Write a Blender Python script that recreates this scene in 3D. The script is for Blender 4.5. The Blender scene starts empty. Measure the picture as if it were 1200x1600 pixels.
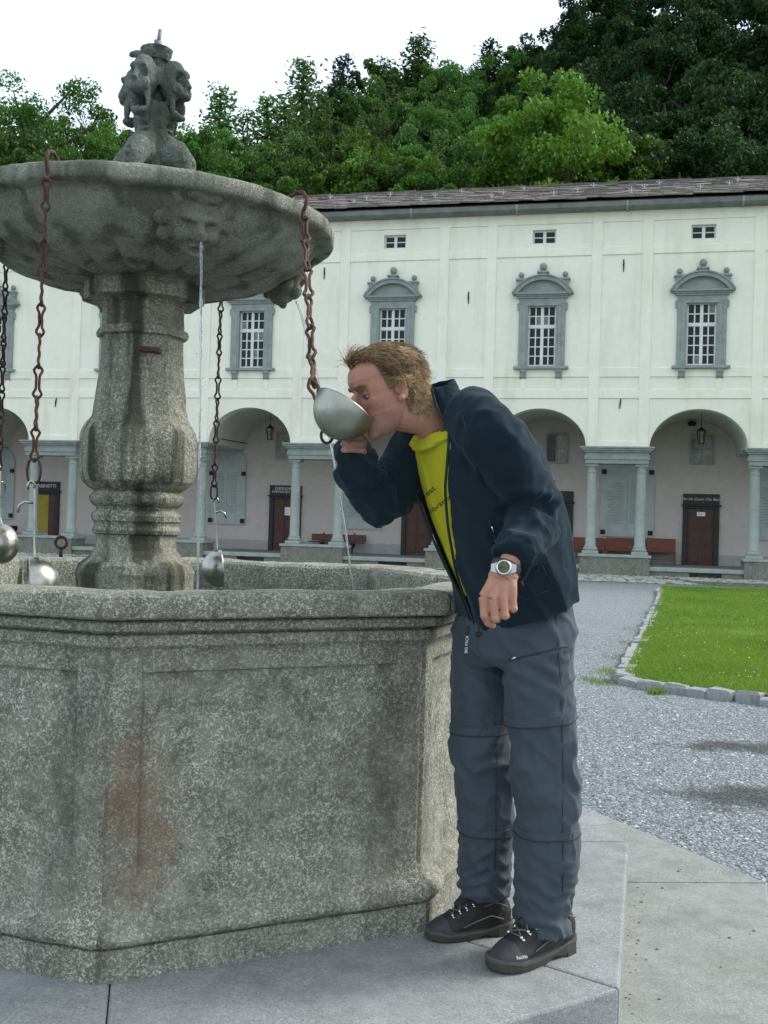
import bpy, bmesh, math, random
import numpy as np
from mathutils import Vector, Matrix
from mathutils.bvhtree import BVHTree

# ---------------------------------------------------------------- camera, sky, sun, exposure
S = bpy.context.scene
COL = S.collection
CAM_Z = 1.366
PITCH, ROLL = math.radians(0.68), math.radians(1.64)
FPX = 1640.0
cam_data = bpy.data.cameras.new('camera')
cam = bpy.data.objects.new('camera', cam_data); COL.objects.link(cam)
cam_data.sensor_fit = 'VERTICAL'; cam_data.sensor_height = 36.0
cam_data.lens = 36.0 * FPX / 1600.0
cam_data.clip_start = 0.05; cam_data.clip_end = 3000
cam.matrix_world = (Matrix.Translation((0, 0, CAM_Z)) @ Matrix.Rotation(math.pi/2 + PITCH, 4, 'X')
                    @ Matrix.Rotation(ROLL, 4, 'Z'))
S.camera = cam

SUN_EL, SUN_AZ = math.radians(40), math.radians(72)     # azimuth clockwise from +Y: to the right, beyond the building
world = bpy.data.worlds.new('World'); S.world = world; world.use_nodes = True
wn = world.node_tree; wn.nodes.clear()
wo = wn.nodes.new('ShaderNodeOutputWorld'); bg = wn.nodes.new('ShaderNodeBackground')
sky = wn.nodes.new('ShaderNodeTexSky'); sky.sky_type = 'NISHITA'; sky.sun_disc = False
sky.sun_elevation = SUN_EL; sky.sun_rotation = SUN_AZ
sky.air_density = 1.0; sky.dust_density = 2.5; sky.ozone_density = 1.0; sky.altitude = 1100
hs = wn.nodes.new('ShaderNodeHueSaturation'); hs.inputs['Saturation'].default_value = 0.95
wn.links.new(sky.outputs[0], hs.inputs['Color'])
veil = wn.nodes.new('ShaderNodeMix'); veil.data_type = 'RGBA'            # a bright even veil of thin cloud over the clear sky
veil.inputs[7].default_value = (6.25, 6.95, 7.25, 1)
tcw = wn.nodes.new('ShaderNodeTexCoord'); cn = wn.nodes.new('ShaderNodeTexNoise'); cn.inputs['Scale'].default_value = 2.6; cn.inputs['Detail'].default_value = 6
mr = wn.nodes.new('ShaderNodeMapRange'); mr.inputs[1].default_value = .3; mr.inputs[2].default_value = .7; mr.inputs[3].default_value = .38; mr.inputs[4].default_value = .72
wn.links.new(tcw.outputs['Generated'], cn.inputs['Vector']); wn.links.new(cn.outputs[0], mr.inputs[0]); wn.links.new(mr.outputs[0], veil.inputs[0])
wn.links.new(hs.outputs[0], veil.inputs[6]); wn.links.new(veil.outputs[2], bg.inputs[0])
bg.inputs[1].default_value = 0.125
wn.links.new(bg.outputs[0], wo.inputs[0])
sd = bpy.data.lights.new('sun', 'SUN'); sd.energy = 1.7; sd.angle = math.radians(22); sd.color = (1.0, 0.95, 0.86)
sun = bpy.data.objects.new('sun', sd); COL.objects.link(sun)
sdir = Vector((math.sin(SUN_AZ)*math.cos(SUN_EL), math.cos(SUN_AZ)*math.cos(SUN_EL), math.sin(SUN_EL)))
sun.rotation_euler = sdir.to_track_quat('Z', 'Y').to_euler(); sun.location = (8, -6, 12)
S.view_settings.view_transform = 'Standard'; S.view_settings.look = 'None'
S.view_settings.gamma = 1.0; S.view_settings.use_curve_mapping = False
S.view_settings.exposure = 1.05

# ---------------------------------------------------------------- helpers
RNG = random.Random(7)
V3 = lambda *a: np.array(a, float)
def nz(v): v = np.asarray(v, float); return v/ (np.linalg.norm(v) + 1e-12)

def ray(px, py):
    xr, yr = px-600, py-800; c, s = math.cos(ROLL), math.sin(ROLL)
    x, y = xr*c + yr*s, -xr*s + yr*c
    u, a = -y/FPX, x/FPX
    return V3(a, math.cos(PITCH)-u*math.sin(PITCH), math.sin(PITCH)+u*math.cos(PITCH))
def at(px, py, Y):
    "world point seen at a photo pixel, at distance Y"
    d = ray(px, py); return d*(Y/d[1]) + V3(0, 0, CAM_Z)
def atz(px, py, z):
    d = ray(px, py); return d*((z-CAM_Z)/d[2]) + V3(0, 0, CAM_Z)

def _hash(ix, iy, iz, seed):
    h = (ix*374761393 + iy*668265263 + iz*2147483647 + seed*1274126177) & 0xffffffff
    h = ((h ^ (h >> 13))*1274126177) & 0xffffffff
    return ((h ^ (h >> 16)) & 0xffff)/65535.0
def vnoise(P, seed=0):
    P = np.asarray(P, float); i = np.floor(P).astype(np.int64); f = P-i; f = f*f*(3-2*f)
    r = 0
    for dx in (0, 1):
        for dy in (0, 1):
            for dz in (0, 1):
                w = (f[:, 0] if dx else 1-f[:, 0])*(f[:, 1] if dy else 1-f[:, 1])*(f[:, 2] if dz else 1-f[:, 2])
                r = r + w*_hash(i[:, 0]+dx, i[:, 1]+dy, i[:, 2]+dz, seed)
    return r*2-1
def fbm(P, octv=4, seed=0):
    r = 0; a = 1.0; P = np.asarray(P, float)
    for k in range(octv):
        r = r + a*vnoise(P*(2**k), seed+k*17); a *= .5
    return r
def smooth(a, b, x):
    t = np.clip((x-a)/(b-a), 0, 1); return t*t*(3-2*t)

class MB:
    "collects shapes that become ONE mesh"
    def __init__(s): s.v = []; s.f = []
    def add(s, V, Fs):
        o = len(s.v); s.v.extend([tuple(map(float, p)) for p in V]); s.f.extend([tuple(int(i)+o for i in f) for f in Fs]); return s
    def box(s, x0, x1, y0, y1, z0, z1):
        V = [(x, y, z) for x in (x0, x1) for y in (y0, y1) for z in (z0, z1)]
        return s.add(V, [(0, 1, 3, 2), (4, 6, 7, 5), (0, 4, 5, 1), (2, 3, 7, 6), (0, 2, 6, 4), (1, 5, 7, 3)])
    def rings(s, R, cap=True, closed=False):
        n = len(R[0]); V = [p for r in R for p in r]; Fs = []
        m = len(R)
        for i in range(m if closed else m-1):
            a, b = i*n, ((i+1) % m)*n
            for j in range(n): Fs.append((a+j, a+(j+1) % n, b+(j+1) % n, b+j))
        if cap and not closed:
            Fs.append(tuple(range(n-1, -1, -1))); Fs.append(tuple(range((m-1)*n, m*n)))
        return s.add(V, Fs)
    def tube(s, pts, rad, n=8, closed=False):
        pts = [np.asarray(p, float) for p in pts]; m = len(pts)
        if not hasattr(rad, '__len__'): rad = [rad]*m
        R = []; prev = None
        for i, p in enumerate(pts):
            if closed: t = nz(pts[(i+1) % m]-pts[i-1])
            else: t = nz(pts[min(i+1, m-1)]-pts[max(i-1, 0)])
            if prev is None:
                a = nz(np.cross(t, V3(0, 0, 1) if abs(t[2]) < .9 else V3(1, 0, 0)))
            else: a = nz(prev-t*np.dot(prev, t))
            prev = a; b = np.cross(t, a)
            R.append([p+rad[i]*(a*math.cos(2*math.pi*k/n)+b*math.sin(2*math.pi*k/n)) for k in range(n)])
        return s.rings(R, True, closed)
    def lathe(s, prof, c=(0, 0, 0), n=24, cap=True):
        R = [[(c[0]+r*math.cos(2*math.pi*k/n), c[1]+r*math.sin(2*math.pi*k/n), c[2]+z) for k in range(n)] for r, z in prof]
        return s.rings(R, cap)
    def ball(s, c, r, n=14, m=8, sx=1, sy=1, sz=1, rot=None):
        V = []; Fs = []
        for i in range(m+1):
            a = math.pi*i/m
            for k in range(n):
                p = V3(sx*r*math.sin(a)*math.cos(2*math.pi*k/n), sy*r*math.sin(a)*math.sin(2*math.pi*k/n), sz*r*math.cos(a))
                if rot is not None: p = rot @ p
                V.append(p+np.asarray(c, float))
        for i in range(m):
            for k in range(n):
                Fs.append((i*n+k, (i+1)*n+k, (i+1)*n+(k+1) % n, i*n+(k+1) % n))
        return s.add(V, Fs)
    def prism(s, poly, h0, h1, axis='z'):
        n = len(poly)
        if axis == 'z': A = [(x, y, h0) for x, y in poly]; B = [(x, y, h1) for x, y in poly]
        else: A = [(x, h0, y) for x, y in poly]; B = [(x, h1, y) for x, y in poly]
        return s.rings([A, B])
    def build(s, name, mat, parent=None, sm=False):
        return mesh(name, s.v, s.f, mat, parent, sm)

def mesh(name, V, Fs, mat, parent=None, sm=False):
    me = bpy.data.meshes.new(name)
    me.from_pydata([tuple(map(float, p)) for p in V], [], [tuple(int(i) for i in f) for f in Fs])
    bm = bmesh.new(); bm.from_mesh(me); bmesh.ops.recalc_face_normals(bm, faces=bm.faces); bm.to_mesh(me); bm.free()
    me.validate()
    if sm:
        me.polygons.foreach_set('use_smooth', [True]*len(me.polygons))
    if mat: me.materials.append(mat)
    o = bpy.data.objects.new(name, me); COL.objects.link(o)
    if parent: o.parent = parent
    return o
def sharp(o, deg=30):
    o.data.set_sharp_from_angle(angle=math.radians(deg)); return o
def bev(o, w=.01, seg=2):
    m = o.modifiers.new('bevel', 'BEVEL'); m.width = w; m.segments = seg; m.limit_method = 'ANGLE'; m.angle_limit = .6
    return o
def inst(name, src, loc=(0, 0, 0), rot=(0, 0, 0), sc=(1, 1, 1), parent=None):
    o = bpy.data.objects.new(name, src.data if hasattr(src, 'data') else src); COL.objects.link(o)
    o.location = loc; o.rotation_euler = rot; o.scale = sc
    if hasattr(src, 'modifiers'):
        for m in src.modifiers:
            k = o.modifiers.new(m.name, m.type)
            if m.type == 'BEVEL': k.width = m.width; k.segments = m.segments; k.limit_method = m.limit_method; k.angle_limit = m.angle_limit
    if parent: o.parent = parent
    return o
def empty(name, loc=(0, 0, 0), rz=0, parent=None):
    o = bpy.data.objects.new(name, None); COL.objects.link(o); o.location = loc; o.rotation_euler = (0, 0, rz)
    o.empty_display_size = .1
    if parent: o.parent = parent
    return o
def tag(o, label=None, cat=None, group=None, kind=None):
    if label: o['label'] = label
    if cat: o['category'] = cat
    if group: o['group'] = group
    if kind: o['kind'] = kind
    return o
def copy_tree(o, parent=None):
    c = o.copy(); COL.objects.link(c)
    if parent: c.parent = parent
    for ch in list(o.children): copy_tree(ch, c)
    return c

def remesh(V, Fs, vox, it=2):
    "voxel union of overlapping closed shapes, smoothed; returns vertex array and faces"
    me = bpy.data.meshes.new('tmp'); me.from_pydata([tuple(map(float, p)) for p in V], [], [tuple(f) for f in Fs])
    ob = bpy.data.objects.new('tmp', me); COL.objects.link(ob)
    m = ob.modifiers.new('r', 'REMESH'); m.mode = 'VOXEL'; m.voxel_size = vox
    dg = bpy.context.evaluated_depsgraph_get(); dg.update()
    me2 = bpy.data.meshes.new_from_object(ob.evaluated_get(dg))
    n = len(me2.vertices); A = np.empty(n*3); me2.vertices.foreach_get('co', A); A = A.reshape(-1, 3)
    Fo = [tuple(p.vertices) for p in me2.polygons]
    E = np.empty(len(me2.edges)*2, np.int64); me2.edges.foreach_get('vertices', E); E = E.reshape(-1, 2)
    bpy.data.objects.remove(ob); bpy.data.meshes.remove(me); bpy.data.meshes.remove(me2)
    return relax(A, E, it), Fo, E
def relax(A, E, it, w=None):
    n = len(A); deg = np.bincount(E.ravel(), minlength=n).astype(float)[:, None]; deg[deg == 0] = 1
    for k in range(it):
        s = np.zeros_like(A); np.add.at(s, E[:, 0], A[E[:, 1]]); np.add.at(s, E[:, 1], A[E[:, 0]])
        d = (s/deg-A)*.6
        A = A + (d if w is None else d*w[:, None])
    return A
def vnormals(A, Fs):
    N = np.zeros_like(A)
    Q = np.array([f[:4] if len(f) >= 4 else (f[0], f[1], f[2], f[2]) for f in Fs])
    n = np.cross(A[Q[:, 2]]-A[Q[:, 0]], A[Q[:, 3]]-A[Q[:, 1]])
    for k in range(4): np.add.at(N, Q[:, k], n)
    return N/(np.linalg.norm(N, axis=1)[:, None]+1e-12)
def push(A, N, c, r, amt, d=None):
    "soft push of the vertices near c (gaussian, radius r): along d, or along the normal"
    g = np.exp(-((A-np.asarray(c))**2).sum(1)/(r*r))
    return A + g[:, None]*amt*(N if d is None else np.asarray(d, float)[None])
def vcol(o, C, name='tint'):
    at_ = o.data.attributes.new(name, 'FLOAT_COLOR', 'POINT')
    at_.data.foreach_set('color', np.concatenate([C, np.ones((len(C), 1))], 1).ravel())

# ---------------------------------------------------------------- materials
class NT:
    def __init__(s, name):
        s.m = bpy.data.materials.new(name); s.m.use_nodes = True; s.t = s.m.node_tree; s.t.nodes.clear()
        s.out = s.t.nodes.new('ShaderNodeOutputMaterial'); s.b = s.t.nodes.new('ShaderNodeBsdfPrincipled')
        s.t.links.new(s.b.outputs[0], s.out.inputs[0]); s.tc = None
    def n(s, typ, ins=None, **props):
        k = s.t.nodes.new('ShaderNode'+typ)
        for a, v in props.items(): setattr(k, a, v)
        for a, v in (ins or {}).items():
            if hasattr(v, 'is_linked') or isinstance(v, bpy.types.NodeSocket): s.t.links.new(v, k.inputs[a])
            else: k.inputs[a].default_value = v
        return k
    def co(s, which='Object', scale=(1, 1, 1), loc=(0, 0, 0)):
        if s.tc is None: s.tc = s.n('TexCoord')
        mp = s.n('Mapping', {'Vector': s.tc.outputs[which], 'Scale': scale, 'Location': loc}); return mp.outputs[0]
    def noise(s, sc, det=4, rough=.55, vec=None, dist=0):
        return s.n('TexNoise', {'Vector': vec if vec is not None else s.co(), 'Scale': sc, 'Detail': det, 'Roughness': rough, 'Distortion': dist}).outputs[0]
    def voro(s, sc, vec=None, out='Distance', rnd=1., feature='F1'):
        return s.n('TexVoronoi', {'Vector': vec if vec is not None else s.co(), 'Scale': sc, 'Randomness': rnd}, feature=feature).outputs[out]
    def ramp(s, fac, stops, interp='LINEAR'):
        k = s.n('ValToRGB', {'Fac': fac}); e = k.color_ramp.elements; k.color_ramp.interpolation = interp
        while len(e) < len(stops): e.new(.5)
        for el, (p, c) in zip(e, stops):
            el.position = p; el.color = (*c, 1) if len(c) == 3 else c
        return k.outputs[0]
    def fr(s, fac, a, b): return s.n('MapRange', {'Value': fac, 'From Min': a, 'From Max': b}).outputs[0]
    def mix(s, fac, a, b, mode='MIX'):
        k = s.n('Mix', None, data_type='RGBA', blend_type=mode)
        for i, v in ((0, fac), (6, a), (7, b)):
            if isinstance(v, bpy.types.NodeSocket): s.t.links.new(v, k.inputs[i])
            elif i == 0: k.inputs[0].default_value = v
            else: k.inputs[i].default_value = (*v, 1)
        return k.outputs[2]
    def math(s, op, a, b=0.):
        k = s.n('Math', None, operation=op)
        for i, v in ((0, a), (1, b)):
            if isinstance(v, bpy.types.NodeSocket): s.t.links.new(v, k.inputs[i])
            else: k.inputs[i].default_value = v
        return k.outputs[0]
    def bump(s, h, dist=.01, st=1., normal=None):
        k = s.n('Bump', {'Height': h, 'Distance': dist, 'Strength': st})
        if normal is not None: s.t.links.new(normal, k.inputs['Normal'])
        s.t.links.new(k.outputs[0], s.b.inputs['Normal']); return k.outputs[0]
    def set(s, **kw):
        for a, v in kw.items():
            a = {'color': 'Base Color', 'rough': 'Roughness', 'metal': 'Metallic', 'spec': 'Specular IOR Level', 'trans': 'Transmission Weight', 'sheen': 'Sheen Weight', 'sss': 'Subsurface Weight'}.get(a, a)
            if isinstance(v, bpy.types.NodeSocket): s.t.links.new(v, s.b.inputs[a])
            else: s.b.inputs[a].default_value = (*v, 1) if isinstance(v, tuple) and len(v) == 3 and s.b.inputs[a].type == 'RGBA' else v
        return s.m

def plain(name, c1, c2, sc=6, rough=.7, bsc=40, bd=.003, metal=0., spec=.4, det=5):
    k = NT(name); f = k.noise(sc, det); k.bump(k.noise(bsc, 5), bd)
    return k.set(color=k.mix(k.fr(f, .3, .7), c1, c2), rough=rough, metal=metal, spec=spec)

def granite(name, dark, light, fleck, grn=(.10, .11, .065), fs=75., fl=.5, grn_amt=.5, stain=False, bd=.006, wet=None):
    k = NT(name)
    big = k.noise(2.2, 6, .6); mid = k.noise(14, 5, .6)
    base = k.mix(k.fr(mid, .35, .68), dark, light)
    base = k.mix(k.math('MULTIPLY', k.fr(big, .42, .66), grn_amt), base, grn)
    warp = k.n('VectorMath', {0: k.co(), 1: k.n('VectorMath', {0: k.n('TexNoise', {'Vector': k.co(), 'Scale': 90., 'Detail': 2.}).outputs[1], 'Scale': .009}, operation='SCALE').outputs[0]}, operation='ADD').outputs[0]
    vo = k.n('TexVoronoi', {'Vector': warp, 'Scale': fs}); cell = k.n('SeparateColor', {0: vo.outputs['Color']}).outputs[0]
    mask = k.math('MULTIPLY', k.fr(vo.outputs['Distance'], .36, .62), k.fr(k.noise(fs*.45, 3), .38, .58))
    mask = k.math('MAXIMUM', mask, k.math('MULTIPLY', k.fr(vo.outputs['Distance'], .34, .12), k.fr(cell, .72, .8)))
    mask = k.math('MULTIPLY', mask, k.fr(k.noise(3.5, 6, .65), .22, .58))
    col = k.mix(mask, base, fleck)
    dk = k.math('MULTIPLY', k.fr(k.noise(150, 3, .6), .56, .70), .55)
    col = k.mix(dk, col, tuple(c*.35 for c in dark))
    if stain:
        g = k.n('SeparateXYZ', {0: k.co()})
        # rusty stain at the left foot of the panel, its own ragged shape
        dx = k.math('SUBTRACT', g.outputs[0], stain[0]); dz = k.math('SUBTRACT', g.outputs[2], stain[1])
        w = k.math('ADD', k.math('ADD', k.math('MULTIPLY', k.math('MULTIPLY', dx, dx), 60.), k.math('MULTIPLY', k.math('MULTIPLY', dz, dz), 16.)), k.math('MULTIPLY', k.math('SUBTRACT', k.noise(9, 7, .7), .5), 3.6))
        col = k.mix(k.math('MULTIPLY', k.fr(w, 1.0, .1), .55), col, (.22, .13, .07))
    if wet is None:
        st = k.n('TexNoise', {'Vector': k.co(scale=(5, 5, .9)), 'Scale': 1., 'Detail': 6., 'Roughness': .6}).outputs[0]
        col = k.mix(k.math('MULTIPLY', k.fr(st, .52, .68), .38), col, tuple(c*.55 for c in dark))
    if wet is not None:
        g = k.n('SeparateXYZ', {0: k.co()})
        st = k.n('TexNoise', {'Vector': k.co(scale=(9, 9, .8)), 'Scale': 1., 'Detail': 5.}).outputs[0]
        wm = k.math('MULTIPLY', k.fr(st, .5, .6), wet)
        col = k.mix(wm, col, (.035, .038, .025))
    k.bump(k.math('ADD', k.math('MULTIPLY', k.noise(60, 6, .65), 1.), k.math('MULTIPLY', mask, .35)), bd)
    return k.set(color=col, rough=.88, spec=.3)

MAT = {}
MAT['basin'] = granite('basin_granite', (.115, .116, .092), (.258, .256, .208), (.53, .525, .455), grn=(.14, .136, .085), fs=185, fl=.30, grn_amt=.5)
MAT['basin_stained'] = granite('basin_granite_stained', (.117, .115, .09), (.262, .257, .207), (.53, .525, .45), grn=(.145, .136, .085), fs=185, fl=.30, grn_amt=.5, stain=(-.38, .42))
MAT['column'] = granite('column_granite', (.095, .098, .078), (.235, .235, .195), (.44, .44, .38), grn=(.14, .112, .05), fs=180, fl=.5, grn_amt=.6, wet=.9)
MAT['bowl'] = granite('bowl_stone', (.15, .158, .125), (.265, .272, .222), (.37, .37, .32), grn=(.095, .102, .065), fs=260, fl=.7, grn_amt=.55, bd=.005, wet=.6)
MAT['mask'] = granite('mask_stone', (.10, .102, .078), (.185, .185, .145), (.26, .258, .21), grn=(.085, .088, .055), fs=300, fl=.7, grn_amt=.5, bd=.004)
MAT['statue'] = granite('statue_stone', (.075, .088, .08), (.16, .175, .155), (.22, .24, .21), grn=(.08, .10, .075), fs=200, fl=.7, grn_amt=.6, bd=.006, wet=.5)
MAT['slab'] = granite('paving_granite', (.215, .22, .225), (.285, .29, .293), (.36, .37, .375), grn=(.165, .17, .155), fs=260, fl=.45, grn_amt=.6, bd=.0012)
MAT['slab2'] = granite('paving_granite_greenish', (.205, .212, .20), (.265, .275, .255), (.33, .34, .325), grn=(.155, .165, .135), fs=260, fl=.45, grn_amt=.65, bd=.0012)

def plaster(name, c1, c2, dirt, amt=.35):
    k = NT(name)
    n1 = k.noise(.55, 6, .6); n2 = k.noise(5, 5)
    col = k.mix(k.fr(n2, .3, .7), c1, c2)
    st = k.n('TexNoise', {'Vector': k.co(scale=(1.6, 1.6, .28)), 'Scale': 1., 'Detail': 7., 'Roughness': .65}).outputs[0]
    col = k.mix(k.math('MULTIPLY', k.fr(st, .5, .78), amt), col, dirt)
    col = k.mix(k.math('MULTIPLY', k.fr(n1, .5, .75), amt*.6), col, dirt)
    k.bump(k.noise(30, 6, .6), .006)
    return k.set(color=col, rough=.92, spec=.2)
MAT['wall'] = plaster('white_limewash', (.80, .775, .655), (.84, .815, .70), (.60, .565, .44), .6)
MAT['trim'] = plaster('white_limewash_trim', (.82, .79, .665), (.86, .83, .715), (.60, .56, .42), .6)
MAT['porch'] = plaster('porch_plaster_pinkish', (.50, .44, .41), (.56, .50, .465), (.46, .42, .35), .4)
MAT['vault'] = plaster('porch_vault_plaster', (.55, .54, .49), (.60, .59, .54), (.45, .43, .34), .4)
MAT['dado'] = plaster('grey_dado', (.34, .33, .33), (.39, .38, .38), (.28, .28, .26), .4)
MAT['greystone'] = plain('blue_grey_stone', (.21, .24, .225), (.30, .335, .31), 5, .85, 45, .006)
MAT['colstone'] = plain('column_grey_stone', (.27, .31, .28), (.37, .405, .37), 3.5, .85, 40, .006)
MAT['pedstone'] = granite('pedestal_stone', (.16, .155, .13), (.27, .26, .225), (.30, .29, .26), grn=(.13, .125, .075), fs=40, fl=.7, grn_amt=.7, bd=.01)
MAT['slate'] = plain('roof_slate', (.085, .074, .066), (.19, .168, .150), 2.2, .85, 25, .01)
MAT['gutter'] = plain('gutter_weathered', (.12, .125, .115), (.20, .205, .185), 3, .7, 20, .004)
MAT['white_wood'] = plain('white_painted_wood', (.62, .62, .58), (.70, .70, .66), 8, .6, 60, .001)
MAT['door_wood'] = plain('dark_red_brown_wood', (.050, .020, .014), (.085, .034, .024), 6, .5, 30, .002)
MAT['dark_frame'] = plain('near_black_wood', (.018, .014, .016), (.032, .025, .026), 8, .55, 40, .001)
MAT['bench'] = plain('red_brown_bench_wood', (.13, .035, .018), (.20, .06, .03), 7, .45, 40, .002)
MAT['iron'] = plain('black_iron', (.018, .018, .017), (.04, .036, .032), 18, .6, 80, .001, .6)
k = NT('rusty_iron'); c = k.mix(k.fr(k.noise(55, 5), .35, .65), (.035, .019, .016), (.115, .048, .031)); k.bump(k.noise(160, 4), .0015)
MAT['rust'] = k.set(color=c, rough=.72, metal=.25, spec=.4)
k = NT('dark_rusty_iron'); c = k.mix(k.fr(k.noise(55, 5), .35, .65), (.022, .015, .016), (.07, .032, .026)); k.bump(k.noise(160, 4), .0015)
MAT['darkrust'] = k.set(color=c, rough=.7, metal=.3)
k = NT('brushed_steel'); f = k.noise(22, 6, .65); k.bump(k.noise(45, 4), .0008)
MAT['steel'] = k.set(color=k.mix(k.fr(f, .3, .7), (.30, .285, .25), (.50, .485, .44)), rough=k.ramp(f, [(.3, (.24,)*3), (.7, (.46,)*3)]), metal=1.)
k = NT('window_glass'); MAT['glass'] = k.set(color=(.012, .016, .018), rough=.12, spec=.22)
k = NT('room_dark'); MAT['room'] = k.set(color=(.02, .02, .022), rough=.95)
k = NT('water_stream'); k.bump(k.noise(90, 3), .002)
MAT['stream'] = k.set(color=(.95, .97, .98), rough=.06, trans=.92, IOR=1.33, spec=.5)
k = NT('water'); k.bump(k.noise(14, 4), .012)
MAT['water'] = k.set(color=(.05, .07, .06), rough=.05, spec=.6, IOR=1.33)
def paper(c=(.75, .75, .74), n='paper'): return NT(n).set(color=c, rough=.8)
MAT['paper'] = paper()
MAT['lettering'] = paper((.70, .69, .64), 'sign_lettering')
MAT['marble'] = plain('grey_green_marble', (.34, .37, .36), (.44, .47, .45), 4, .6, 30, .002)
MAT['fresco'] = plain('faded_fresco', (.20, .20, .16), (.46, .45, .38), 7, .8, 20, .001)
# ---------------------------------------------------------------- ground
STEP = .166                                   # top of the fountain step above the gravel
k = NT('grey_gravel')
cellc = k.voro(95, out='Color'); g = k.n('SeparateColor', {0: cellc}).outputs[0]
c = k.ramp(g, [(0, (.125, .14, .15)), (.45, (.205, .23, .242)), (.8, (.285, .315, .33)), (1, (.46, .48, .49))])
big = k.noise(.35, 6, .6)
c = k.mix(k.math('MULTIPLY', k.fr(big, .5, .75), .35), c, (.15, .16, .15))
def spot(k, c, x, y, rx, ry, col, amt, nsc=1.2):
    gx = k.n('SeparateXYZ', {0: k.co()}); dx = k.math('DIVIDE', k.math('SUBTRACT', gx.outputs[0], x), rx); dy = k.math('DIVIDE', k.math('SUBTRACT', gx.outputs[1], y), ry)
    w = k.math('ADD', k.math('ADD', k.math('MULTIPLY', dx, dx), k.math('MULTIPLY', dy, dy)), k.math('MULTIPLY', k.math('SUBTRACT', k.noise(nsc, 5), .5), 2.6))
    return k.mix(k.math('MULTIPLY', k.fr(w, 1.1, .35), amt), c, col)
c = spot(k, c, 2.55, 6.75, .75, .22, (.055, .055, .048), .85, 4.)      # damp hollows where the rain stood
c = spot(k, c, 2.05, 5.45, .62, .30, (.055, .055, .048), .85, 4.)
k.bump(k.voro(95), .012)
MAT['gravel'] = k.set(color=c, rough=.9, spec=.25)
k = NT('gravel_stones'); oi = k.n('Attribute', None, attribute_name='tint')
c = spot(k, oi.outputs['Color'], 2.55, 6.75, .75, .22, (.05, .05, .045), .8, 4.)
c = spot(k, c, 2.05, 5.45, .62, .30, (.05, .05, .045), .8, 4.)
MAT['pebble'] = k.set(color=c, rough=.85, spec=.3)
gm = MB()
xs = [-900, -200, -60, -30, -15, -8, -4, 0, 4, 8, 15, 30, 60, 200, 900]; ys = [-300, -60, -20, -5, 0, 5, 10, 20, 30, 45, 60, 120, 900]
gm.add([(x, y, 0) for y in ys for x in xs], [(j*15+i, j*15+i+1, (j+1)*15+i+1, (j+1)*15+i) for j in range(len(ys)-1) for i in range(14)])
tag(gm.build('gravel_ground', MAT['gravel']), kind='structure')

# cobbles in front of the arcade
FA = -.2238; FO = V3(7.206, 32.66, 0)
fd = V3(math.cos(FA), math.sin(FA), 0); fn = V3(-math.sin(FA), math.cos(FA), 0)   # fn points into the building
def fw(u, y, z=0): return FO + fd*u + fn*y + V3(0, 0, z)
k = NT('mossy_cobbles'); v = k.voro(6.5); cc = k.n('SeparateColor', {0: k.voro(6.5, out='Color')}).outputs[0]
c = k.mix(k.fr(v, .30, .5), k.ramp(cc, [(0, (.20, .20, .17)), (1, (.42, .42, .37))]), (.085, .11, .04))
c = k.mix(k.math('MULTIPLY', k.fr(k.noise(.8, 5), .45, .62), .75), c, (.09, .115, .05))
k.bump(k.math('MULTIPLY', v, -1.), .05)
MAT['cobble'] = k.set(color=c, rough=.9)
m = MB(); m.add([fw(-36, -6.3, .004), fw(16, -4.1, .004), fw(16, 0, .004), fw(-36, 0, .004)], [(0, 1, 2, 3)])
cob = tag(m.build('cobbled_strip', MAT['cobble']), kind='structure')
cm = MB(); r = random.Random(3)
for _ in range(5200):
    u = r.uniform(-26, 9); y = -r.uniform(.15, 4.3+.045*(8-u)); p = fw(u, y, .0); a = r.uniform(.05, .11)
    if vnoise(np.array([[u*.6, y*.6, 3.]]))[0] > .25: continue
    rz = r.uniform(0, 6.28); q = [p+V3(a*math.cos(rz+i*1.257)*r.uniform(.8, 1.2), a*.8*math.sin(rz+i*1.257), .006) for i in range(5)]
    t = [p+(b-p)*.6+V3(0, 0, r.uniform(.015, .04)) for b in q]
    cm.rings([q, t])
k = NT('cobble_stone'); MAT['cobblestone'] = k.set(color=k.mix(k.fr(k.noise(2.5, 4), .35, .65), (.24, .24, .21), (.47, .46, .42)), rough=.9)
o = cm.build('cobblestone', MAT['cobblestone'], cob); o['kind'] = 'stuff'

# lawn, its bed and the row of edging stones
lawn_poly = [(2.24, 9.60), (2.34, 9.26), (2.62, 8.94), (3.16, 8.50), (4.4, 7.5), (6.6, 5.8), (10, 3.4), (16, 1.0), (27, 2), (27, 22.0), (12, 25.2), (6.75, 25.2), (6.45, 24.4), (5.55, 20.9), (4.4, 17.0), (3.3, 13.2)]
k = NT('lawn_green'); c = k.mix(k.fr(k.noise(2.2, 5), .35, .65), (.08, .165, .016), (.115, .21, .024)); c = k.mix(k.fr(k.noise(40, 3), .5, .7), c, (.055, .115, .012)); k.bump(k.noise(60, 4), .02)
MAT['lawn'] = k.set(color=c, rough=.9, spec=.15)
lm = MB(); lm.prism(lawn_poly, -.05, .075)
lawn = tag(lm.build('lawn', MAT['lawn']), kind='structure')
MAT['sett'] = granite('edging_granite', (.23, .24, .245), (.33, .34, .345), (.42, .43, .435), grn=(.17, .19, .15), fs=160, fl=.5, grn_amt=.4, bd=.003)
edge = [V3(x, y, 0) for x, y in [(6.45, 24.4), (5.55, 20.9), (4.4, 17.0), (3.3, 13.2), (2.24, 9.62), (2.20, 9.38), (2.34, 9.16), (2.62, 8.90), (3.16, 8.44), (4.4, 7.44), (6.6, 5.74), (10, 3.34)]]
seg = [np.linalg.norm(edge[i+1]-edge[i]) for i in range(len(edge)-1)]; tot = sum(seg)
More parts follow.
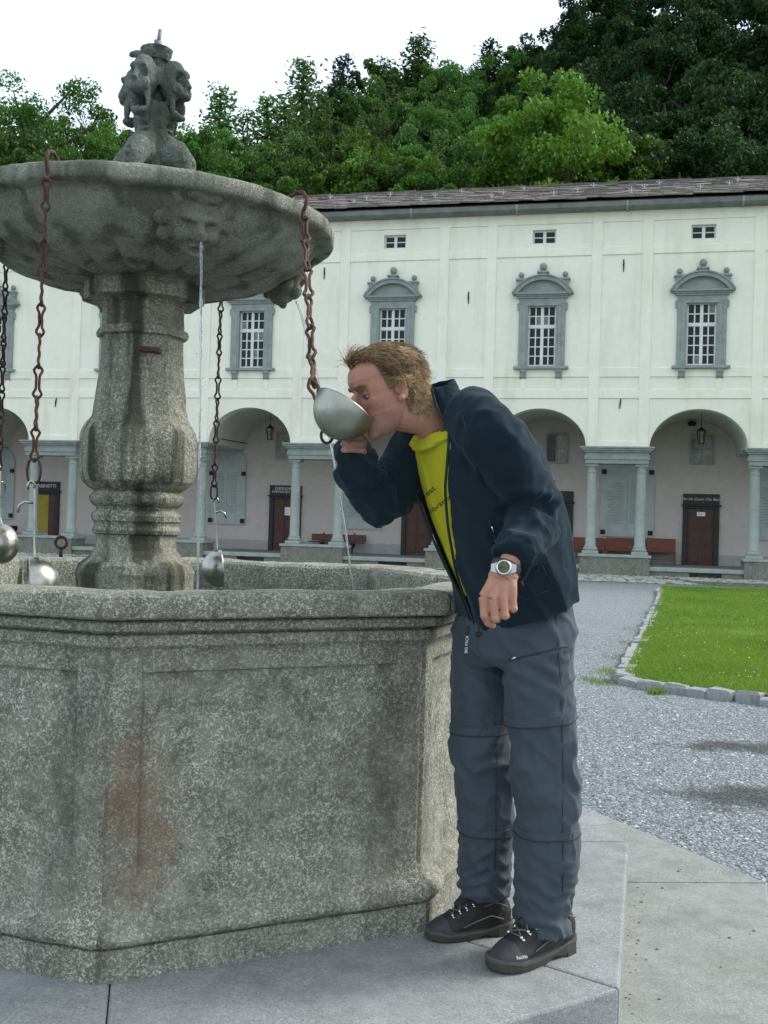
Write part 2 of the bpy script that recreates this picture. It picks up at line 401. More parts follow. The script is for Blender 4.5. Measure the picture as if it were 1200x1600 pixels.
def along(s):
    for i, l in enumerate(seg):
        if s <= l or i == len(seg)-1: return edge[i]+(edge[i+1]-edge[i])*(s/l), nz(edge[i+1]-edge[i])
        s -= l
var = []
for i in range(6):
    r = random.Random(50+i); b = MB(); w = .5
    bot = [(-.5, -.5, -.1), (.5, -.5, -.1), (.5, .5, -.1), (-.5, .5, -.1)]
    def jit(z, sx): return [(x*sx+r.uniform(-.04, .04), y*sx+r.uniform(-.05, .05), z+r.uniform(-.012, .012)) for x, y in ((-.5, -.5), (.5, -.5), (.5, .5), (-.5, .5))]
    b.rings([bot, jit(.065, 1.0), jit(.082, .86)])
    var.append(b.build('edging_stone', MAT['sett'], lawn)); 
s = 0; r = random.Random(9); first = list(var)
while s < tot-.3:
    L = r.uniform(.17, .30) if s > 15 else r.uniform(.22, .42)
    p, t = along(s+L/2)
    if first: o = first.pop()
    else: o = inst('edging_stone', var[r.randrange(6)], parent=lawn)
    o.location = p+V3(r.uniform(-.015, .015), r.uniform(-.015, .015), r.uniform(-.02, .005)); o.rotation_euler = (r.uniform(-.05, .05), r.uniform(-.05, .05), math.atan2(t[1], t[0])+r.uniform(-.09, .09))
    o.scale = ((L-.018), r.uniform(.13, .19), 1); s += L

# ---------------------------------------------------------------- arcaded building (local x along the facade, y into it)
BAY = 4.852
bld = empty('arcaded_building', FO, FA)
tag(bld, 'long white arcaded building with grey stone windows and slate roof behind the courtyard', 'building')
K0, K1 = -2, 7
pairs = [(q-4)*BAY for q in range(K0, K1+1)]
bays = [p+BAY/2 for p in pairs[:-1]]
XL, XR = pairs[0]-.97, pairs[-1]+.97
AH, AR, ZS = BAY/2-.97, 1.20, 3.98
WZ = 11.32
def arch(m, cx, hw, rise, ztop, y0, y1, side):
    pts = [(cx-hw*math.cos(math.pi*i/28), ZS+rise*math.sin(math.pi*i/28)) for i in range(29)]
    for i in range(28):
        a, b = pts[i], pts[i+1]
        m.add([(a[0], y0, a[1]), (b[0], y0, b[1]), (b[0], y0, ztop), (a[0], y0, ztop), (a[0], y1, a[1]), (b[0], y1, b[1]), (b[0], y1, ztop), (a[0], y1, ztop)],
              [(0, 1, 2, 3), (4, 7, 6, 5), (0, 4, 5, 1)])
    for q, xx in ((0, cx-side), (28, cx+side)):
        x, z = pts[q]; x0, x1 = min(x, xx), max(x, xx)
        if x1-x0 > .001: m.box(x0, x1, y0, y1, ZS, ztop)
ZB = 5.78
wallm = MB(); vault = MB()
for p in pairs: wallm.box(p-.97, p+.97, 0, .5, ZS, ZB); vault.box(p-.97, p+.97, .5, 3.5, ZS, 5.7)
for b in bays:
    arch(wallm, b, AH, AR, ZB, 0, .5, AH); arch(vault, b, AH-.0, AR+.03, 5.7, .5, 3.5, AH)
WX, WZ0, WZ1, TX, TZ0, TZ1 = .50, 6.50, 8.50, .37, 10.42, 10.86
e = [XL]
for b in bays:
    wallm.box(b-AH-.97+0, b-WX, 0, .5, ZB, WZ1+.9) if False else None
for p in pairs: wallm.box(p-.97, p+.97, 0, .5, ZB, WZ)
for b in bays:
    l, r_ = b-AH, b+AH
    wallm.box(l, r_, 0, .5, ZB, WZ0); wallm.box(l, b-WX, 0, .5, WZ0, WZ1); wallm.box(b+WX, r_, 0, .5, WZ0, WZ1)
    wallm.box(l, r_, 0, .5, WZ1, TZ0); wallm.box(l, b-TX, 0, .5, TZ0, TZ1); wallm.box(b+TX, r_, 0, .5, TZ0, TZ1); wallm.box(l, r_, 0, .5, TZ1, WZ)
wallm.build('wall', MAT['wall'], bld)
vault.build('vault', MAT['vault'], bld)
m = MB(); m.box(XL, XR, .7, .75, ZB, WZ); m.build('room_backing', MAT['room'], bld)  # dark sheet stands in for the unlit rooms behind the windows
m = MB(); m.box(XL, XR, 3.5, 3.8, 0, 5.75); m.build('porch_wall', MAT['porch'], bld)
m = MB(); m.box(XL-.3, XL, 0.02, 10, 0, WZ); m.box(XR, XR+.3, .02, 10, 0, WZ); m.box(XL, XR, 9.7, 10, 0, WZ); m.build('rear_wall', MAT['wall'], bld)
m = MB(); m.box(XL, XR, 3.47, 3.5, .3, .66); m.build('dado', MAT['dado'], bld)
m = MB(); m.box(XL, XR, .12, 3.47, 0, .30); m.build('porch_floor', MAT['pedstone'], bld)
for i, b in enumerate(bays):
    q = MB(); q.box(b-AH+.02, b+AH-.02, -.35, .125, .17, .30); bev(q.build('porch_step', MAT['colstone'], bld), .02)
    for x0, x1 in ((b-AH+.05, b-.2), (b+.75, b+AH-.05)):
        q = MB(); q.box(x0, x1, -.28, .1, 0, .17); q.build('step_riser', MAT['pedstone'], bld)

# pedestals, columns, entablatures
ped = MB(); ped.box(-1.05, 1.05, -.42, .55, 0, .56); pedo = ped.build('pedestal', MAT['pedstone'], bld)
pc = MB(); pc.box(-1.10, 1.10, -.46, .58, .56, .64); pco = bev(pc.build('pedestal_cap', MAT['colstone'], pedo), .015)
colp = [(.21, .0), (.21, .03), (.225, .05), (.215, .085), (.19, .10), (.185, .12), (.195, .14), (.18, .165), (.165, .18), (.162, .9), (.155, 1.6), (.14, 2.42), (.14, 2.44), (.158, 2.455), (.158, 2.475), (.138, 2.49), (.14, 2.56), (.165, 2.60), (.185, 2.63)]
cb = MB(); cb.lathe(colp, (0, 0, .74), 28); colo = cb.build('column', MAT['colstone'], pedo, True)
cpl = MB(); cpl.box(-.25, .25, -.25, .25, .64, .74); cplo = bev(cpl.build('column_base', MAT['colstone'], pedo), .015)
cap = MB(); cap.box(-.20, .20, -.20, .20, 3.37, 3.45); capo = bev(cap.build('capital', MAT['colstone'], pedo), .012)
en = MB(); 
for x, y0, y1, z0, z1 in ((.96, -.20, .42, 3.45, 3.58), (.99, -.23, .44, 3.58, 3.72), (.97, -.21, .43, 3.72, 3.80), (1.03, -.27, .46, 3.80, 3.86), (1.09, -.33, .48, 3.86, 3.92), (1.13, -.37, .49, 3.92, 3.979)):
    en.box(-x, x, y0, y1, z0, z1)
eno = bev(en.build('entablature', MAT['greystone'], pedo), .01)
COLX = .75
def colset(parent, first=False):
    for sx in (-1, 1):
        for src, nm in ((colo, 'column'), (cplo, 'column_base'), (capo, 'capital')):
            if first and sx == -1: src.location = (-COLX, .08, 0)
            else: inst(nm, src, (sx*COLX, .08, 0), parent=parent)
for i, p in enumerate(pairs):
    if i == 0:
        pedo.location = (p, 0, 0); colset(pedo, True)
    else:
        o = inst('pedestal', pedo, (p, 0, 0), parent=bld)
        inst('pedestal_cap', pco, parent=o); inst('entablature', eno, parent=o); colset(o)

# raised plaster strips that frame the panels
def strip(nm, x0, x1, z0, z1, d=.038):
    q = MB(); q.box(x0, x1, -d, .01, z0, z1); return bev(q.build(nm, MAT['trim'], bld), .008, 1)
for p in pairs:
    for sx in (-1, 1):
        a, b = sorted((p+sx*.61, p+sx*.93)); strip('pilaster_strip', a, b, ZS, WZ)
    for z0, z1 in ((11.03, WZ), (10.0, 10.25), (6.17, 6.46), (5.5, 5.78), (ZS, 4.17)): strip('plaster_band', p-.609, p+.609, z0, z1)
for b in bays:
    for z0, z1 in ((11.03, WZ), (10.0, 10.25), (5.5, 5.78)): strip('plaster_band', b-BAY/2+.931, b+BAY/2-.931, z0, z1)
    for x0, x1 in ((b-BAY/2+.931, b-.63), (b-.47, b+.47), (b+.63, b+BAY/2-.931)): strip('plaster_band', x0, x1, 6.17, 6.46)
    for sx in (-1, 1): strip('plaster_block', b+sx*.55-.079, b+sx*.55+.079, 5.781, 6.46)

# windows
k = NT('dusty_glass'); MAT['dusty'] = k.set(color=k.mix(k.fr(k.noise(5, 3), .35, .65), (.10, .11, .10), (.24, .25, .23)), rough=.25)
wr = random.Random(8)
wf = MB()
wf.box(-.73, -.44, -.10, .18, 6.50, 8.48); wf.box(.44, .73, -.10, .18, 6.50, 8.48); wf.box(-.73, .73, -.10, .18, 8.48, 8.66)
wf.box(-.79, -.70, -.085, .0, 8.30, 8.52); wf.box(.70, .79, -.085, .0, 8.30, 8.52)
wf.box(-.60, -.50, -.118, -.09, 6.50, 8.42); wf.box(.50, .60, -.118, -.09, 6.50, 8.42); wf.box(-.60, .60, -.118, -.09, 8.42, 8.52)
w0 = bev(wf.build('window', MAT['greystone'], bld), .01, 1)
q = MB(); q.box(-.86, .86, -.19, .05, 6.41, 6.50); sill = bev(q.build('sill', MAT['greystone'], w0), .015)
q = MB(); q.rings([[(x, y, z) for y, z in ((.0, 6.12), (-.05, 6.12), (-.09, 6.18), (-.10, 6.27), (-.15, 6.33), (-.16, 6.41), (.0, 6.41))] for x in (-.10, .10)]); brk = q.build('bracket', MAT['greystone'], w0)
q = MB(); q.box(-.78, .78, -.14, .03, 8.66, 8.72); q.box(-.84, .84, -.18, .03, 8.72, 8.77); q.box(-.94, .94, -.24, .03, 8.77, 8.83)
R_, zc = 1.02, 8.83+.42-1.02+.06
def arcpts(R, w, n=18):
    a = math.asin(min(1, w/R)); return [(R*math.sin(-a+2*a*i/n), zc+R*math.cos(-a+2*a*i/n)) for i in range(n+1)]
oa = arcpts(1.06, .93); ia = arcpts(.93, .80)
q.prism(oa+ia[::-1], -.26, .03, 'y')
q.prism([(x, z) for x, z in arcpts(1.10, .97)]+[(x, z) for x, z in arcpts(1.055, .93)][::-1], -.30, .03, 'y')
q.prism([(-.80, 8.83)]+ia+[(.80, 8.83)], -.10, .03, 'y')
pedm = q.build('pediment', MAT['greystone'], w0)
q = MB(); q.box(-.13, .13, -.20, .02, 9.28, 9.45); q.box(-.18, .18, -.24, .02, 9.45, 9.50); q.lathe([(.06, 9.5), (.05, 9.53), (.07, 9.55)], (0, -.1, 0), 12); blk = q.build('finial_block', MAT['greystone'], w0)
q = MB(); q.ball((0, -.10, 0), .115, 18, 12); fin = q.build('ball_finial', MAT['greystone'], w0, True)
sash = MB()
X0, Z0, Z1 = .44, 6.50, 8.48
cols = [(-.385, -.225), (-.185, -.035), (.035, .185), (.225, .385)]
rowsb = [6.58, 6.88, 7.18, 7.48]; RH = .262; rowst = [7.86, 8.14]; 
zrow = [(6.575, 6.835), (6.87, 7.13), (7.165, 7.425), (7.46, 7.72), (7.845, 8.10), (8.135, 8.40)]
def bars(m, cols, rows, x0, z0, z1, y0, y1):
    xe = [-x0]+[c for ab in cols for c in ab]+[x0]
    for i in range(0, len(xe), 2): m.box(xe[i], xe[i+1], y0, y1, z0, z1)
    ze = [z0]+[c for ab in rows for c in ab]+[z1]
    for a, b in cols:
        for i in range(0, len(ze), 2): m.box(a, b, y0+.004, y1-.004, ze[i], ze[i+1])
bars(sash, cols, zrow, X0, Z0, Z1, .06, .12)
sash.box(-.44, .44, .035, .06, 7.735, 7.83); sash.box(-.05, .05, .04, .06, Z0, Z1)
sa = sash.build('sash', MAT['white_wood'], w0)
pane = MB(); pane.box(-.082, .082, .088, .092, -.133, .133); pan = pane.build('pane', MAT['glass'], w0)
def window_kids(w, first):
    def put(nm, src, loc, fl):
        if first and fl: src.location = loc; return src
        return inst(nm, src, loc, parent=w)
    put('sill', sill, (0, 0, 0), 1)
    put('bracket', brk, (-.56, 0, 0), 1); put('bracket', brk, (.56, 0, 0), 0)
    put('pediment', pedm, (0, 0, 0), 1); put('sash', sa, (0, 0, 0), 1)
    put('finial_block', blk, (0, 0, 0), 1); put('ball_finial', fin, (0, 0, 9.66), 1)
    for sx in (-1, 1):
        o = put('finial_block', blk, (sx*.69, 0, -.22), 0)
        o.scale = (.9, .9, 1); o = put('ball_finial', fin, (sx*.69, .01, 9.42), 0); o.scale = (.75, .75, .75)
    n = 0; rr = random.Random(5)
    for a, b in cols:
        for z0, z1 in zrow:
            o = put('pane', pan, ((a+b)/2, 0, (z0+z1)/2), n == 0); n += 1
            o.rotation_euler = (wr.uniform(-.015, .015), 0, wr.uniform(-.02, .02))
            if wr.random() < .12: o.material_slots[0].link = 'OBJECT'; o.material_slots[0].material = MAT['dusty']
for i, b in enumerate(bays):
    if i == 0: w0.location = (b, 0, 0); window_kids(w0, True)
    else: w = inst('window', w0, (b, 0, 0), parent=bld); window_kids(w, False)
# small attic windows
am = MB(); bars(am, [(-.32, -.045), (.045, .32)], [(TZ0+.05, TZ0+.205), (TZ0+.235, TZ1-.05)], TX, TZ0, TZ1, .13, .19); am.box(-.05, .05, .11, .13, TZ0, TZ1)
a0 = am.build('attic_window', MAT['white_wood'], bld); ap = MB(); ap.box(-.139, .139, .158, .162, -.08, .08); apo = ap.build('pane', MAT['glass'], a0)
for i, b in enumerate(bays):
    w = a0 if i == 0 else inst('attic_window', a0, parent=bld); w.location = (b, 0, 0); n = 0
    for x in (-.18, .18):
        for z in (TZ0+.128, TZ1-.128):
            if i == 0 and n == 0: apo.location = (x, 0, z)
            else: inst('pane', apo, (x, 0, z), parent=w)
            n += 1
# iron anchors of the tie rods
an = MB(); an.rings([[(-.008, -.055, -.2), (.012, -.055, -.2), (.012, -.035, -.2), (-.008, -.035, -.2)], [(-.022, -.075, .02), (.022, -.075, .02), (.022, -.03, .02), (-.022, -.03, .02)], [(-.015, -.06, .2), (.012, -.06, .2), (.012, -.035, .2), (-.015, -.035, .2)]])
an0 = an.build('wall_anchor', MAT['iron'], bld); n = 0
for i, p in enumerate(pairs):
    for z, dz in ((9.65 if i % 2 == 0 else 8.74, 1), (5.33, .8)):
        if i % 3 == 1 and z < 6: continue
        o = an0 if n == 0 else inst('wall_anchor', an0, parent=bld); n += 1
        o.location = (p+.05, .035, z); o.scale = (1, 1, dz); o.rotation_euler = (0, .12 if z < 6 else 0, 0)

# roof: gutter boards, boarding, slates, snow guards
m = MB(); m.rings([[(XL-.5, y, z) for y, z in ((-.42, 11.50), (-.42, 11.58), (4.0, 13.42), (9.9, 11.6), (9.9, 11.5), (4., 13.17))], [(XR+.5, y, z) for y, z in ((-.42, 11.50), (-.42, 11.58), (4.0, 13.42), (9.9, 11.6), (9.9, 11.5), (4., 13.17))]])
roof = m.build('roof', MAT['slate'], bld)
m = MB(); m.box(XL-.3, XR+.3, -.10, .5, WZ, 11.5); m.build('eaves_cornice', MAT['trim'], bld)
x = XL-.4; r = random.Random(2)
while x < XR+.3:
    q = MB(); L = 3.4; q.rings([[(xx, y, z) for y, z in ((-.10, 11.33), (-.40, 11.34), (-.47, 11.40), (-.48, 11.54), (-.44, 11.54), (-.43, 11.42), (-.38, 11.39), (-.10, 11.38))] for xx in (x+.006, x+L-.006)])
    q.build('gutter_length', MAT['gutter'], roof)
    q = MB(); q.rings([[(x+L-.03+dx, y, z) for y, z in ((-.09, 11.31), (-.42, 11.32), (-.49, 11.39), (-.50, 11.55), (-.09, 11.55))] for dx in (0, .07)]); q.build('gutter_bracket', MAT['greystone'], roof); x += L
sl = []
for i in range(7):
    r = random.Random(70+i); b = MB(); w = r.uniform(.34, .62)
    out = [(-w/2, -.30), (-w/6, -.30+r.uniform(-.05, .03)), (w/5, -.30+r.uniform(-.04, .04)), (w/2, -.30+r.uniform(-.03, .03)), (w/2, .28), (-w/2, .28)]
    t = r.uniform(.022, .05); b.rings([[(x, y, 0) for x, y in out], [(x+r.uniform(-.01, .01), y, t) for x, y in out]])
    sl.append((b, w))
slope = math.atan2(1.84, 4.42); r = random.Random(21); stuff = MB(); objs = {}; n = 0
for row in range(17):
    s = .22+row*.285; x = XL-.45+r.uniform(0, .3)
    while x < XR+.4:
        i = r.randrange(7); b, w = sl[i]; xc = x+w/2; x += w+.008
        dz = .045+r.uniform(-.005, .03); yy = -.47+s*math.cos(slope); zz = 11.60+s*math.sin(slope)+dz
        rot = Matrix.Rotation(slope-.055+r.uniform(-.03, .03), 4, 'X') @ Matrix.Rotation(r.uniform(-.05, .05), 4, 'Z') @ Matrix.Rotation(r.uniform(-.025, .025), 4, 'Y')
        M4 = Matrix.Translation((xc, yy, zz)) @ rot
        if -10.2 < xc < 5.2 and row < 10 and n < 300:
            n += 1
            if i not in objs: objs[i] = o = b.build('slate', MAT['slate'], roof)
            else: o = inst('slate', objs[i], parent=roof)
            o.matrix_local = M4
        else: stuff.add([M4 @ Vector(p) for p in b.v], b.f)
o = stuff.build('slate', MAT['slate'], roof); o['kind'] = 'stuff'
# ridge slabs
x = XL-.5
q = MB(); q.box(-.4, .4, -.30, .30, 0, .07); rd = q.build('ridge_slab', MAT['slate'], roof); i = 0
while x < XR+.4:
    o = rd if i == 0 else inst('ridge_slab', rd, parent=roof); i += 1
    o.location = (x+.4, 3.9, 13.43+r.uniform(0, .03)); o.rotation_euler = (.15, r.uniform(-.03, .03), r.uniform(-.03, .03)); x += .8
sg = MB(); sg.box(-.012, .012, -.012, .012, 0, .2); sg.tube([(-.1, 0, .16), (0, 0, .10), (.1, 0, .16)], .012, 5); sg.box(-.06, .06, -.03, .0, 0, .02)
MAT['zinc'] = plain('pale_zinc', (.40, .42, .45), (.52, .54, .57), 9, .5, 60, .001, .3)
sgo = sg.build('snow_guard', MAT['zinc'], roof); i = 0
for row, s in enumerate((1.0, 1.9, 3.1)):
    x = XL+.4+row*.55
    while x < XR:
        o = sgo if i == 0 else inst('snow_guard', sgo, parent=roof); i += 1
        o.location = (x+r.uniform(-.2, .2), -.47+s*math.cos(slope), 11.60+s*math.sin(slope)+.07); x += 2.3

# ---- inside the porch
def text(nm, body, size, mat, parent, mw, align='CENTER', shear=0., ext=.004, sp=1.):
    cu = bpy.data.curves.new('txt', 'FONT'); cu.body = body; cu.size = size; cu.align_x = align; cu.align_y = 'CENTER'; cu.shear = shear; cu.extrude = ext; cu.space_line = sp; cu.resolution_u = 3
    ob = bpy.data.objects.new('txt', cu); COL.objects.link(ob)
    dg = bpy.context.evaluated_depsgraph_get(); dg.update()
    me = bpy.data.meshes.new_from_object(ob.evaluated_get(dg)); bpy.data.objects.remove(ob); bpy.data.curves.remove(cu)
    me.transform(mw); me.materials.clear(); me.materials.append(mat); me.name = nm
    o = bpy.data.objects.new(nm, me); COL.objects.link(o)
    if parent: o.parent = parent
    return o
FACE = Matrix.Rotation(math.pi/2, 4, 'X')
def door(u0, u1, ztop, sign=None, size=.16, shear=0., note=None, leafmat='door_wood', openlit=False, z0=.30):
    d = empty('door', ((u0+u1)/2, 3.5, z0), 0, bld); w = (u1-u0)/2; h = ztop-z0
    fr = MB(); fr.box(-w, -w+.17, -.10, .0, 0, h-.5); fr.box(w-.17, w, -.10, 0, 0, h-.5); fr.box(-w, w, -.10, 0, h-.5, h-.42); fr.box(-w-.05, w+.05, -.16, 0, h-.42, h-.36)
    bev(fr.build('door_frame', MAT['dark_frame'], d), .01)
    sb = MB(); sb.box(-w, w, -.09, 0, h-.36, h); bev(sb.build('sign_board', MAT['dark_frame'], d), .01)
    lw = w-.17
    if openlit:
        lf = MB(); lf.box(-lw, lw, -.018, -.004, 0, h-.5); lf.build('lit_room_panel', MAT['ochre'], d)  # yellow sheet painted as the lit room behind the open door
        lf = MB(); lf.box(lw*.35, lw*.95, -.06, -.02, 0, h-.5); bev(lf.build('leaf', MAT['door_wood'], d), .006)
    else:
        lf = MB(); lf.box(-lw, -.006, -.05, -.004, 0, h-.5); lf.box(.006, lw, -.05, -.004, 0, h-.5)
        for sx in (-1, 1):
            for a, b in ((.12, .62), (.70, 1.15), (1.23, h-.62)):
                if b > a: lf.box(min(sx*.06, sx*(lw-.06)), max(sx*.06, sx*(lw-.06)), -.068, -.05, a, b)
        bev(lf.build('leaf', MAT[leafmat], d), .008)
    if sign: text('sign_lettering', sign, size, MAT['lettering'], d, Matrix.Translation((0, -.093, h-.18)) @ FACE, shear=shear, sp=.9)
    if note:
        q = MB(); q.box(note[0]-note[2]/2, note[0]+note[2]/2, -.076, -.070, note[1]-note[3]/2, note[1]+note[3]/2); q.build('notice', MAT['paper'], d)
        rr = random.Random(4); q = MB()
        for i in range(4): q.box(note[0]-note[2]*.38, note[0]+note[2]*rr.uniform(.1, .38), -.0775, -.076, note[1]-note[3]*.3+i*note[3]*.18, note[1]-note[3]*.26+i*note[3]*.18)
        q.build('notice_print', MAT['dado'], d)
    return d
MAT['ochre'] = plain('lit_room_ochre', (.30, .22, .03), (.42, .31, .05), 5, .8, 20, .004)  # tone of the lit interior behind the open door, put into colour
door(2.20, 3.38, 2.70, '"Per Un Cuore Che Batte"', .125, .25, (0.0, 1.72, .27, .14))
door(-2.62, -1.46, 2.70)
door(-7.52, -6.34, 2.66)
door(-12.52, -11.30, 2.70, 'DISPENSARIO\nFARMACEUTICO', .135, 0, (.1, 1.45, .22, .30))
door(-22.3, -21.10, 2.66, 'GABINETTI', .19, 0, None, openlit=True)
# marble tablets held by dark clamps
def tablet(u, z0, z1, w, arched):
    q = MB()
    if arched:
        pl = [(-w, z0), (w, z0)]+[(w*math.cos(math.pi*i/16), z1-w*.75+w*.75*math.sin(math.pi*i/16)) for i in range(17)]
    else: pl = [(-w, z0), (w, z0), (w, z1), (-w, z1)]
    q.prism(pl, 3.44, 3.49, 'y'); t = q.build('memorial_tablet', MAT['marble'], bld); t.location = (u, 0, 0)
    for sx in (-1, 1):
        for z in (z0+.15, z1-(.95 if arched else .6)):
            c = MB(); c.box(sx*w*.88-.08, sx*w*.88+.08, 3.40, 3.44, z-.08, z+.08); c.build('clamp', MAT['iron'], t)
    c = MB(); c.box(-.012, .012, 3.434, 3.44, z0+.35, z1-.9)
    rr = random.Random(int(u*10))
    for i in range(26):
        z = z1-1.0-i*(z1-z0-1.4)/26
        for sx in (-1, 1): c.box(min(sx*.1, sx*rr.uniform(.5, .8)*w), max(sx*.1, sx*.55*w), 3.437, 3.44, z-.016, z+.006)
    c.build('incised_lines', MAT['greystone'], t)
tablet(.35, 1.18, 4.0, .90, False); tablet(5.3, 1.2, 3.95, .85, False); tablet(-14.2, 1.2, 4.05, .72, True); tablet(-9.0, 1.17, 3.95, .78, False)
tablet(-23.8, 1.15, 4.0, .72, True); tablet(-18.6, 1.2, 3.9, .7, False); tablet(-4.3, 1.2, 3.95, .75, False)
def lunette(u0, u1, z0, z1, nm, mat):
    q = MB(); w = (u1-u0)/2
    q.box(-w, -w+.05, 3.42, 3.5, z0, z1); q.box(w-.05, w, 3.42, 3.5, z0, z1); q.box(-w+.05, w-.05, 3.42, 3.5, z0, z0+.05); q.box(-w+.05, w-.05, 3.42, 3.5, z1-.05, z1); q.box(-.03, .03, 3.425, 3.5, z0+.05, z1-.05)
    o = q.build(nm, MAT['fresco'], bld); o.location = ((u0+u1)/2, 0, 0)
    for a, b in ((-w+.05, -.03), (.03, w-.05)):
        for c, d in ((z0+.05, (z0+z1)/2-.01), ((z0+z1)/2+.01, z1-.05)):
            p = MB(); p.box(a, b, 3.455, 3.48, c, d); p.build('pane', MAT[mat[0] if (a < 0) else mat[1]], o)
lunette(-2.46, -1.69, 3.67, 4.71, 'lunette_window', ('glass', 'dusty')); lunette(2.38, 3.16, 3.70, 4.71, 'lunette_window', ('dusty', 'dusty'))
q = MB(); q.box(-.33, .33, 3.45, 3.5, 3.69, 4.67); o = q.build('wall_painting', MAT['fresco'], bld); o.location = (-12.0, 0, 0)
q = MB(); q.box(-.36, -.31, 3.42, 3.47, 3.66, 4.7); q.box(.31, .36, 3.42, 3.47, 3.66, 4.7); q.box(-.31, .31, 3.42, 3.47, 3.66, 3.71); q.box(-.31, .31, 3.42, 3.47, 4.65, 4.7); q.build('frame', MAT['dado'], o)
q = MB(); q.tube([(-.48, .9, .08), (.48, .9, -.07)], .022, 6); o = q.build('tie_bar', MAT['iron'], bld); o.location = (-13.0, 0, 4.1)

# lanterns hanging from the vault (things of their own)
def lantern(u, y, ztop, zb, label):
    p = fw(u, y, zb); e = empty('hanging_lantern', p, FA); tag(e, label, 'lantern', 'hanging lanterns in the arcade')
    h = .40
    q = MB(); q.tube([(0, 0, h+.10), (0, 0, ztop-zb)], .012, 6); q.build('rod', MAT['iron'], e)
    q = MB(); q.lathe([(.15, h), (.13, h+.03), (.05, h+.09), (.02, h+.13)], n=6); q.build('cap', MAT['iron'], e)
    q = MB()
    for i in range(6):
        a = math.pi*i/3; q.tube([(.09*math.cos(a), .09*math.sin(a), 0), (.145*math.cos(a), .145*math.sin(a), h)], .011, 5)
    q.lathe([(.10, -.01), (.10, .015)], n=6); q.lathe([(.15, h-.015), (.15, h+.01)], n=6); q.build('cage', MAT['iron'], e)
    q = MB(); q.lathe([(.082, .01), (.133, h-.01)], n=6, cap=False); q.build('glass', MAT['dusty'], e)
lantern(2.62, 1.7, 5.22, 4.26, 'black iron lantern hanging before the door signed Per Un Cuore Che Batte')
lantern(-11.98, 1.7, 5.22, 4.24, 'black iron lantern hanging beside the wall painting near the dispensary door')
q = MB(); q.lathe([(.05, 0), (.12, .02), (.14, .08), (.12, .14), (.05, .16)], n=16); o = q.build('alarm_bell', MAT['iron'], bld); o.location = (2.42, 3.34, 4.98); o.rotation_euler = (math.pi/2*0, 0, 0)

def bench(u0, u1, z, label, grp=None, slatted=False):
    L = u1-u0; p = fw((u0+u1)/2, 3.0, .30); e = empty('bench', p, FA); tag(e, label, 'bench', grp)
    if not slatted:
        q = MB(); q.box(-L/2, L/2, .28, .33, .42, z); bev(q.build('backrest', MAT['bench'], e), .01)
        q = MB(); q.box(-L/2, L/2, -.20, .28, .39, .43); bev(q.build('seat', MAT['bench'], e), .01)
        for sx in (-1, 1):
            for y in (-.17, .29):
                q = MB(); x = sx*(L/2-.03); q.box(x-.025, x+.025, y-.025, y+.025, 0, .389); q.build('leg', MAT['bench'], e)
        q = MB(); q.box(-L/2+.06, L/2-.06, .0, .03, .13, .17); q.build('stretcher', MAT['bench'], e)
    else:
        q = MB(); q.box(-L/2, L/2, .24, .27, .42, z); bev(q.build('backrest', MAT['benchdull'], e), .01)
        q = MB(); q.box(-L/2, L/2, -.18, .20, .36, .40); bev(q.build('seat', MAT['benchdull'], e), .01)
        for sx in (-1, 1):
            q = MB(); x = sx*L*.28; q.box(x-.03, x+.03, -.15, .18, .18, .359); q.box(x-.03, x+.03, -.03, .03, 0, .18); q.box(x-.03, x+.03, .271, .30, .25, z+.05); q.box(x-.03, x+.03, .15, .27, .22, .30); q.build('leg', MAT['iron'], e)
MAT['benchdull'] = plain('dull_brown_bench', (.085, .040, .032), (.125, .062, .05), 7, .6, 40, .002)
bench(-1.42, -.36, .82, 'red brown wooden bench beside the plain dark door')
bench(-.34, 1.02, .84, 'red brown wooden bench below the wide marble tablet behind the paired columns')
bench(1.04, 1.98, .86, 'red brown wooden bench beside the door signed Per Un Cuore Che Batte')
bench(-10.8, -8.76, .66, 'dull brown bench on short black legs near the dispensary door', None, True)
# waste bin
p = fw(-22.6, 2.6, .30); e = empty('waste_bin', p, FA); tag(e, 'dark waste bin with a bag folded over its rim under the arcade', 'bin')
q = MB(); q.lathe([(.17, 0), (.21, .58)], n=14); MAT['bindark'] = plain('dark_blue_plastic', (.012, .016, .024), (.03, .036, .05), 5, .5, 30, .004); q.build('body', MAT['bindark'], e, True)
q = MB(); q.lathe([(.225, .44), (.23, .52), (.235, .60), (.20, .61)], n=14, cap=False); q.build('bag', MAT['iron'], e, True)
# ---------------------------------------------------------------- wooded hill behind the roof
def hill_z(x, y):
    sl = .22+.50*smooth(-25, 45, np.asarray(x, float)); d = np.maximum(np.asarray(y, float)-47-.22*0, 0)
    return sl*d*(1-.0012*d)+.6*smooth(0, 8, d)-.3
hx = np.linspace(-150, 190, 60); hy = np.concatenate([np.linspace(46, 120, 30), np.linspace(126, 260, 16)])
HX, HY = np.meshgrid(hx, hy); HZ = hill_z(HX, HY) + 1.2*fbm(np.stack([HX.ravel()*.05, HY.ravel()*.05, 0*HX.ravel()], 1), 3).reshape(HX.shape)*smooth(46, 60, HY)
n = len(hx); V = np.stack([HX.ravel(), HY.ravel(), HZ.ravel()], 1)
k = NT('forest_floor'); MAT['floor'] = k.set(color=k.mix(k.fr(k.noise(.4, 5), .35, .65), (.018, .026, .010), (.045, .055, .02)), rough=1., spec=.1)
tag(mesh('hillside', V, [(j*n+i, j*n+i+1, (j+1)*n+i+1, (j+1)*n+i) for j in range(len(hy)-1) for i in range(n-1)], MAT['floor'], None, True), kind='structure')

